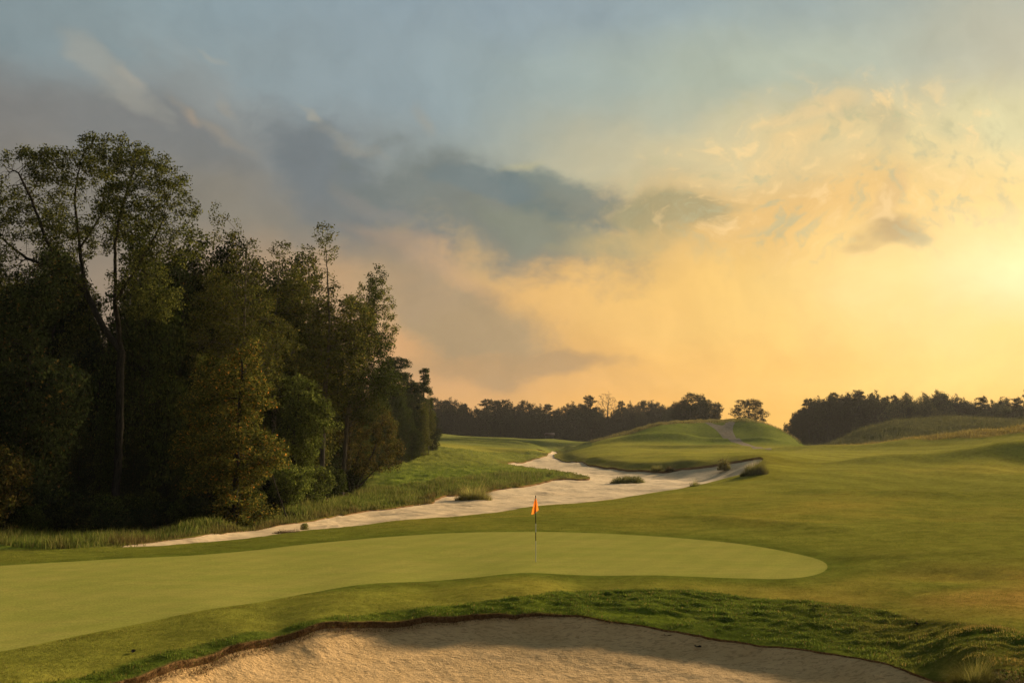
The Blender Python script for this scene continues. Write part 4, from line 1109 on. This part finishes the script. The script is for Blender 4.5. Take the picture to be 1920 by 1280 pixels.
r = np.random.RandomState(98); X = r.uniform(-9, 2.6, 240000); Y = r.uniform(12.5, 22, 240000)
sdb = poly_sd(X, Y, bunker_poly, .16, 2); wl = .07 + .16 * (1 - sstep(BPX(X, Y), 700, 1080)) * (1 + 1.2 * fbm(X / .5, Y / .5, 99, 3)); ok = (sdb < .02) & (sdb > -wl) & (Y > 12.5)
X, Y, sdb, wl = X[ok], Y[ok], sdb[ok], wl[ok]; n = len(X)
Zf = height(X, Y) - bunker_drop(X, Y) * (1 - np.clip(1 + sdb / wl, 0, 1) * .8)
tag(link_mesh("dry_fringe", blades(np.stack([X, Y, Zf - .01], 1), r.uniform(.03, .08, n), r.uniform(.4, 1.5, n), r.uniform(.006, .012, n), r.uniform(0, 6.28, n),
    pal_pick(r, n, [(4, (.10, .055, .022)), (3, (.16, .09, .035)), (2, (.05, .03, .014)), (1, (.08, .09, .02))]), "dry_fringe", S=2)), kind='stuff')

# short turf blades over the mown slopes round the green
r = np.random.RandomState(90); N_ = 760000
Rr = np.exp(r.uniform(math.log(17), math.log(75), N_)); Az = r.uniform(-.56, .56, N_)
X = np.sin(Az) * Rr; Y = np.cos(Az) * Rr
gd = fbm(X / .9, Y / .6, 37, 4); g2 = fbm(X / 5, Y / 5, 89, 3); ok = (gd + r.uniform(-.5, .5, N_)) > -.05
X, Y, gd, g2, Rr = X[ok], Y[ok], gd[ok], g2[ok], Rr[ok]
ok = (poly_sd(X, Y, green_poly) > .15) & (poly_sd(X, Y, bunker_poly, .16, 2) > .05) & (poly_sd(X, Y, rough_poly, .35, 11) > 0) & (poly_sd(X, Y, waste_poly, .5, 3) > .1) & (poly_sd(X, Y, meadow_poly, .3, 12) > 0)
X, Y, gd, g2, Rr = X[ok], Y[ok], gd[ok], g2[ok], Rr[ok]; n = len(X)
colA = pal_pick(r, n, [(5, (.118, .116, .017)), (3, (.17, .152, .025)), (2, (.08, .09, .013)), (1, (.20, .145, .038))])
dry = np.clip(g2 * 1.5, 0, .6)[:, None]; colA = colA * (1 - dry) + np.array([.17, .14, .03]) * dry
fs = (1 - sstep(poly_sd(X, Y, green_poly), .0, 9))[:, None] * sstep(Y, 26, 34)[:, None] * .5; colA = colA * (1 - fs) + np.array([.06, .08, .012]) * fs
tag(link_mesh("turf_blades", blades(np.stack([X, Y, height(X, Y) + .022 * gd - .008], 1), r.uniform(.012, .032, n) * (1 + Rr / 60), r.uniform(.3, 1.3, n), r.uniform(.006, .012, n) * (1 + Rr / 40), r.uniform(0, 6.28, n), colA, "turf_blades", S=1)), kind='stuff')

# tall grass between the woods and the pale sand
tall_poly = [at(px, d) for px, d in [(-120, 36), (120, 35.5), (213, 37), (330, 38.5)]] + XYd([w_ for w_ in reversed(waste_left[10:])]) + [at(px, d) for px, d in [(1040, 112), (950, 112), (850, 96), (760, 88), (700, 84), (620, 66), (560, 57), (400, 47.5), (200, 43), (-120, 41)]]
X, Y, Z, n, r = grass_field("tall", tall_poly, 330000, 0, 0, 0, None, 92, None, cond=lambda x, y: (poly_sd(x, y, waste_poly, .5, 3) > -0.15))
R_ = np.hypot(X, Y); nz_ = fbm(X / 1.5, Y / 1.5, 51, 3); nb = fbm(X / 4, Y / 4, 52, 2)
edge = 1 - sstep(poly_sd(X, Y, waste_poly, .5, 3), .1, 1.6)
colA = pal_pick(r, n, [(4, (.080, .105, .018)), (4, (.125, .140, .026)), (2, (.19, .17, .045)), (1, (.05, .06, .012))])
br = np.clip(edge * .55 + nz_ * .7, 0, .8)[:, None]
colA = colA * (1 - br) + np.array([.110, .070, .028]) * r.uniform(.6, 1.4, (n, 1)) * br
Lg = r.uniform(.22, .60, n) * (1 + .8 * nz_) * (1 + .25 * sstep(R_, 50, 90)); Lg *= np.where(edge > .5, .8, 1)
Zg = Z + .35 * fbm(X / 1.6, Y / 1.6, 33, 4) * .8
tag(link_mesh("tall_grass", blades(np.stack([X, Y, Zg - .05], 1), Lg, r.uniform(.1, .9, n), r.uniform(.012, .03, n) * (1 + R_ / 90), r.uniform(0, 6.28, n), colA, "tall_grass", S=2)), kind='stuff')

# meadow grass
mp_ = meadow_poly
X, Y, Z, n, r = grass_field("meadow", mp_, 420000, 0, 0, 0, None, 93, None, cond=lambda x, y: (y > 60) & (y < 240) & (BPX(x, y) > 640) & (BPX(x, y) < 1140) & (poly_sd(x, y, waste_poly, .5, 3) > 0))
R_ = np.hypot(X, Y); nz_ = fbm(X / 2.5, Y / 2.5, 61, 3)
colA = pal_pick(r, n, [(5, (.092, .128, .018)), (3, (.132, .160, .024)), (1, (.045, .062, .010))])
dk = np.clip(nz_ * 1.6 - .25, 0, .8)[:, None]; colA = colA * (1 - dk) + np.array([.05, .068, .012]) * dk
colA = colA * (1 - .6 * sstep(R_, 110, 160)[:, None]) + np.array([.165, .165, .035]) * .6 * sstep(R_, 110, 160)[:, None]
Zg = Z + .35 * fbm(X / 1.6, Y / 1.6, 33, 4)
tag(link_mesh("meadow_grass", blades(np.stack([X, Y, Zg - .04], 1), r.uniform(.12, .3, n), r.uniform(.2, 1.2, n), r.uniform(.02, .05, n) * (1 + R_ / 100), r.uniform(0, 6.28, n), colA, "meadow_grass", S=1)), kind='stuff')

# long dune grass on the far humps and along the crests
def dune_stuff(name, poly, N_, L0, L1, w0, pal, seed, ry):
    r = np.random.RandomState(seed); poly = np.array(poly); lo, hi = poly.min(0), poly.max(0)
    X = r.uniform(lo[0], hi[0], N_); Y = r.uniform(lo[1], hi[1], N_); ok = poly_sd(X, Y, poly, .1, 15) < .5
    ok &= (np.abs(X) < Y * .68) & (Y < 285); X, Y = X[ok], Y[ok]; n = len(X)
    Z = height(X, Y) + ry(X, Y)
    colA = pal_pick(r, n, pal)
    tag(link_mesh(name, blades(np.stack([X, Y, Z - .1], 1), r.uniform(L0, L1, n), r.uniform(.1, .8, n), r.uniform(w0, w0 * 2, n), r.uniform(0, 6.28, n), colA, name, S=2)), kind='stuff')
dune_stuff("dune_grass", dune_poly, 90000, .5, 1.2, .06, [(5, (.078, .074, .026)), (2, (.105, .096, .032)), (3, (.060, .060, .021))], 95, lambda x, y: 0.5 * fbm(x / 3.0, y / 3.0, 34, 3))
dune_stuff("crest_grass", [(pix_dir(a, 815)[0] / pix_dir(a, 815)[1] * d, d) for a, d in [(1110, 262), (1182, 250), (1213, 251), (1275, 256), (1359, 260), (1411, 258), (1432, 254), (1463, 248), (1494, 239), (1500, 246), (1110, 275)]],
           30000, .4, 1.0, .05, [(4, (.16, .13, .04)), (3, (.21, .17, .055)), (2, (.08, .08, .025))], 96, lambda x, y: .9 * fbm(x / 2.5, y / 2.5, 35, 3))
dune_stuff("ridge_grass", brown_poly, 40000, .3, .8, .04, [(4, (.155, .115, .028)), (3, (.20, .145, .036)), (3, (.09, .075, .022))], 97, lambda x, y: .35 * fbm(x / 2.0, y / 2.0, 36, 3))

# clumps standing in or by the sand
def clump(name, px, py, d, rx, ry, h, nb_, pal, label, cat, seed, lean=(.3, 1.1), w=(.02, .05), leafy=None):
    r = np.random.RandomState(seed); v = pix_dir(px, py); x = v[0] / v[1] * d
    x, d = pix2ground(px, py, 11)
    e = empty(name, (x, d, gz(x, d) - (.2 if d > 60 else .04)))
    a = r.uniform(0, 6.28, nb_); q_ = r.uniform(0, 1, nb_) ** .5
    lump = .75 + .5 * fbm(np.cos(a) * q_ * 3 + seed, np.sin(a) * q_ * 3, seed, 3)
    P0 = np.stack([np.cos(a) * q_ * rx, np.sin(a) * q_ * ry, np.zeros(nb_)], 1)
    lump = lump * (.7 + .6 * fbm(P0[:, 0] * 1.7 + seed, P0[:, 1] * 1.7, seed + 3, 3) + .3)
    L = h * r.uniform(.45, 1.15, nb_) * (1 - .85 * q_ ** 2) * lump * 1.45
    me = blades(P0, L, r.uniform(*lean, nb_), r.uniform(*w, nb_), np.arctan2(P0[:, 0], P0[:, 1]) + r.normal(0, .7, nb_), pal_pick(r, nb_, pal), name + "_blades", S=3)
    link_mesh("blades", me, e)
    if leafy:
        nl = leafy[0]; P1 = unit(r.normal(size=(nl, 3))) * r.uniform(0, 1, (nl, 1)) ** .4 * np.array([rx * .9, ry * .9, h * .42]) + np.array([0, 0, h * .42])
        link_mesh("leaves", leaf_mesh(name + "_l", P1, leafy[1], leafy[2], M_leaf, seed), e)
    return tag(e, label, cat)
YG = [(4, (.19, .20, .04)), (3, (.28, .25, .06)), (3, (.10, .11, .025)), (1, (.22, .14, .05))]
BG = [(4, (.18, .16, .045)), (3, (.22, .17, .055)), (3, (.11, .10, .03)), (2, (.24, .24, .055))]
clump("grass_island", 1178, 903, 96, 2.1, 1.3, 1.05, 2400, YG, "low island of green plants in the middle of the pale sand", 'plants', 1, (.1, .8), (.03, .06), (700, .16, [(4, (.09, .10, .02)), (2, (.15, .11, .03))]))
for i, (dx, hh) in enumerate([(-1.3, .75), (-.75, 1.05), (-.3, .8), (.35, .7), (1.15, 1.0)]):
    pass
clump("tall_tuft", 1415, 890, 92, 1.45, 1.0, 1.8, 3000, BG[:3] + [(4, (.12, .125, .03))], "thick dark tuft of tall grass at the right end of the pale sand", 'grass clump', 2, (.1, .6), (.02, .04))
clump("small_tuft", 1303, 911, 84, .55, .5, 1.1, 700, YG, "small pale green tuft on the near edge of the pale sand", 'grass clump', 3, (.2, 1.0), (.015, .03))
clump("bank_shrub", 1357, 879, 112, .85, .6, 1.8, 700, BG, "small brown shrub on the shaded sand bank near its right end", 'shrub', 4, (.2, .9), (.03, .05), (260, .2, [(1, (.07, .05, .02))]))
clump("bank_tuft", 1233, 882, 123, 1.0, .7, 1.4, 900, BG, "rounded olive tuft at the foot of the far sand bank", 'grass clump', 5, (.3, 1.1), (.03, .05))
clump("bank_tuft", 1257, 881, 124, .8, .6, 1.0, 600, [(1, (.07, .05, .022))], "lower brown tuft just right of the rounded olive tuft on the far sand bank", 'grass clump', 6, (.3, 1.1), (.03, .05))
clump("grass_mound", 888, 936, 76, 1.55, 1.0, 2.0, 2400, [(w_, tuple(2.0 * q_ for q_ in c_)) for w_, c_ in BG], "brown grass mound standing in the sand left of the flag", 'grass clump', 7, (.3, 1.2), (.02, .04))
clump("weed_patch", 538, 998, 44.5, .75, .35, .30, 900, [(3, (.12, .075, .04)), (1, (.06, .08, .02))], "low dry weeds on the near edge of the sand strip left", 'weeds', 8, (.2, 1.2), (.008, .016))
clump("weed_plant", 571, 991, 45.5, .24, .2, .42, 140, YG, "small yellow green plant at the right end of the dry weeds", 'plant', 9, (.2, 1.0), (.01, .02), (160, .09, [(2, (.16, .17, .03)), (1, (.09, .11, .02))]))
clump("fountain_grass", 1828, 1288, 15.2, .38, .32, .44, 6000, [(4, (.17, .16, .035)), (4, (.25, .21, .055)), (2, (.08, .085, .02))], "yellow green fountain grass tuft at the lower right corner", 'grass clump', 10, (.35, 1.5), (.003, .006))
clump("leafy_weed", 1905, 1270, 15.6, .35, .25, .22, 300, BG, "low leafy weeds at the right edge behind the fountain grass", 'weeds', 11, (.5, 1.3), (.006, .01), (260, .05, [(2, (.10, .12, .025)), (2, (.14, .10, .03))]))

# ------------------------------------------------------------------ flag on the green
def cloth_material():
    m, N, bs, out = mat("orange_cloth")
    n1 = N.noise(N.n('ShaderNodeTexCoord').outputs['Object'], 60.0, 3, 0.6)
    col = N.mix(N.rng(n1, 0.3, 0.7), (.95, .24, .025), (.95, .30, .04)); N.link(col, bs.inputs['Base Color'])
    tr = N.n('ShaderNodeBsdfTranslucent'); N.link(col, tr.inputs[0])
    mx = N.n('ShaderNodeMixShader'); mx.inputs[0].default_value = .45
    N.link(bs.outputs[0], mx.inputs[1]); N.link(tr.outputs[0], mx.inputs[2]); N.link(mx.outputs[0], out.inputs[0])
    return m
fx, fy = at(1003.5, 30.0); fz = gz(fx, fy)
fl = empty("golf_flag", (fx, fy, fz)); tag(fl, "striped flagstick with a small orange flag standing on the putting green", 'flag')
M_wht = plain("white_paint", (.62, .60, .52), .4); M_blk = plain("black_paint", (.012, .012, .012), .4); M_org = cloth_material(); M_grn = plain("green_sleeve", (.05, .22, .10), .5)
def cyl(name, z0, z1, r, m, parent, k=12):
    an = np.arange(k) * 2 * math.pi / k; ring = np.stack([np.cos(an) * r, np.sin(an) * r], 1)
    V = np.concatenate([np.c_[ring, np.full(k, z0)], np.c_[ring, np.full(k, z1)]]); j = np.arange(k); j2 = (j + 1) % k
    me = mesh_from(name, V, [np.stack([j, j2, k + j2, k + j], 1), (k + j)[None, :], j[::-1][None, :]], [m], smooth=False)
    return link_mesh(name, me, parent)
px2m = 30.0 / F
zpix = lambda py: top_z(1003, py, 30.0) - fz
H0 = zpix(929.5)
stripes = [(zpix(963), zpix(981), M_blk, .014), (zpix(981), zpix(997), M_wht, .014), (zpix(997), zpix(1013), M_blk, .013), (0, zpix(1013), M_wht, .011)]
st_V, st_F, st_M, b_ = [], [], [], 0
stripes = [(zpix(958), H0, M_blk, .013)] + stripes
k = 12; an = np.arange(k) * 2 * math.pi / k
for (z0, z1, m_, r_) in stripes:
    V = np.concatenate([np.c_[np.cos(an) * r_, np.sin(an) * r_, np.full(k, z0)], np.c_[np.cos(an) * r_, np.sin(an) * r_, np.full(k, z1)]])
    j = np.arange(k); j2 = (j + 1) % k
    st_V.append(V); st_F.append(np.stack([j, j2, k + j2, k + j], 1) + b_); st_M += [{M_blk: 0, M_wht: 1}[m_]] * k; b_ += 2 * k
link_mesh("pole", mesh_from("pole", np.concatenate(st_V), st_F, [M_blk, M_wht], pmat=st_M), fl)
cyl("cap", H0, H0 + .025, .016, M_blk, fl)
cyl("sleeve", zpix(966), zpix(957), .020, M_grn, fl)
# limp flag: cloth hanging in folds from the top of the pole
nu, nv = 15, 17; V = []
ztop, zlow = zpix(934), zpix(960)
for i in range(nv):
    t = i / (nv - 1)
    for j in range(nu):
        s = j / (nu - 1)
        wdt = .03 + .21 * t ** .8
        xx = (s - .52) * wdt * 1.0 - .02 * t
        yy = .028 * math.sin(s * 9.0 + t * 1.5) * (0.3 + t) - .02
        zz = ztop + (zlow - ztop) * t * (1.0 + .16 * (1 - s) - .32 * max(0, s - .45))
        V.append((xx, yy, zz))
idx = np.arange(nu * nv).reshape(nv, nu)
Fq = np.stack([idx[:-1, :-1], idx[:-1, 1:], idx[1:, 1:], idx[1:, :-1]], -1).reshape(-1, 4)
fo = link_mesh("flag", mesh_from("flag", V, [Fq], [M_org], smooth=True), fl)

# small hut far behind
hx, hy = at(1030, 372); hut = empty("hut", (hx, hy, gz(hx, hy) - .2), .2); tag(hut, "tiny rust roofed hut at the foot of the distant tree line", 'hut')
M_roof = plain("rust_roof", (.06, .028, .02), .7); M_wall = plain("hut_wall", (.04, .03, .025), .8)
hg = gz(hx, hy)
zt = top_z(1030, 811, 372) - hg
def box(name, x0, x1, y0, y1, z0, z1, m, parent):
    V = [(a, b, c) for a in (x0, x1) for b in (y0, y1) for c in (z0, z1)]
    return link_mesh(name, mesh_from(name, V, [np.array([(0, 1, 3, 2), (4, 6, 7, 5), (0, 4, 5, 1), (2, 3, 7, 6), (0, 2, 6, 4), (1, 5, 7, 3)])], [m]), parent)
zt = max(zt, 2.5)
box("wall", -1.6, 1.6, -1.4, 1.4, 0, zt - .9, M_wall, hut)
V = [(-2, -1.8, zt - .9), (2, -1.8, zt - .9), (2, 1.8, zt - .9), (-2, 1.8, zt - .9), (-2, 0, zt + .2), (2, 0, zt + .2)]
link_mesh("roof", mesh_from("roof", V, [np.array([(0, 1, 5, 4), (2, 3, 4, 5), (0, 3, 2, 1)]), np.array([(0, 4, 3), (1, 2, 5)])], [M_roof]), hut)

# fallen leaves on sand and grass
for i, (px, py, lab) in enumerate([(1252, 1187, "dark dead leaf on the sand just under the bunker lip"), (1308, 1206, "larger dark dead leaf on the bunker sand further from the lip"), (250, 1224, "small dark leaf lying on the short grass lower left"),
                                   (1720, 1173, "tiny brown leaf on the rough grass right of the bunker")]):
    x, y = pix2ground(px, py, 11)
    r = np.random.RandomState(i); nn = 9
    a = np.linspace(0, 6.28, nn, endpoint=False); rad_ = .07 * (1 + .4 * np.cos(a * 2 + i)) * r.uniform(.8, 1.2, nn)
    V = np.c_[np.cos(a) * rad_, np.sin(a) * rad_, .02 + .03 * np.abs(np.sin(a * 1.5 + i))]; V = np.vstack([V, [0, 0, .008]])
    Ft = np.array([(k_, (k_ + 1) % nn, nn) for k_ in range(nn)])
    zo = gz(x, y) + (-.10 if i < 2 else .0)
    o = link_mesh("fallen_leaf", mesh_from("fallen_leaf", V, [Ft], [M_bark], smooth=True), None, (x, y, zo)); tag(o, lab, 'leaf')

# ------------------------------------------------------------------ air
def haze_box():
    me = mesh_from("haze", [(a, b, c) for a in (-900, 900) for b in (-300, 640) for c in (-12, 42)],
                   [np.array([(0, 1, 3, 2), (4, 6, 7, 5), (0, 4, 5, 1), (2, 3, 7, 6), (0, 2, 6, 4), (1, 5, 7, 3)])], [])
    m = bpy.data.materials.new("air"); m.use_nodes = True; t = m.node_tree; t.nodes.clear(); N = NT(t)
    out = N.n('ShaderNodeOutputMaterial'); v = N.n('ShaderNodeVolumePrincipled')
    v.inputs['Color'].default_value = (.95, .93, .9, 1); v.inputs['Density'].default_value = HAZE; v.inputs['Anisotropy'].default_value = .35
    N.link(v.outputs[0], out.inputs['Volume']); me.materials.append(m)
    o = link_mesh("haze", me); o['kind'] = 'stuff'
HAZE = 0.00007
if HAZE > 0: haze_box()
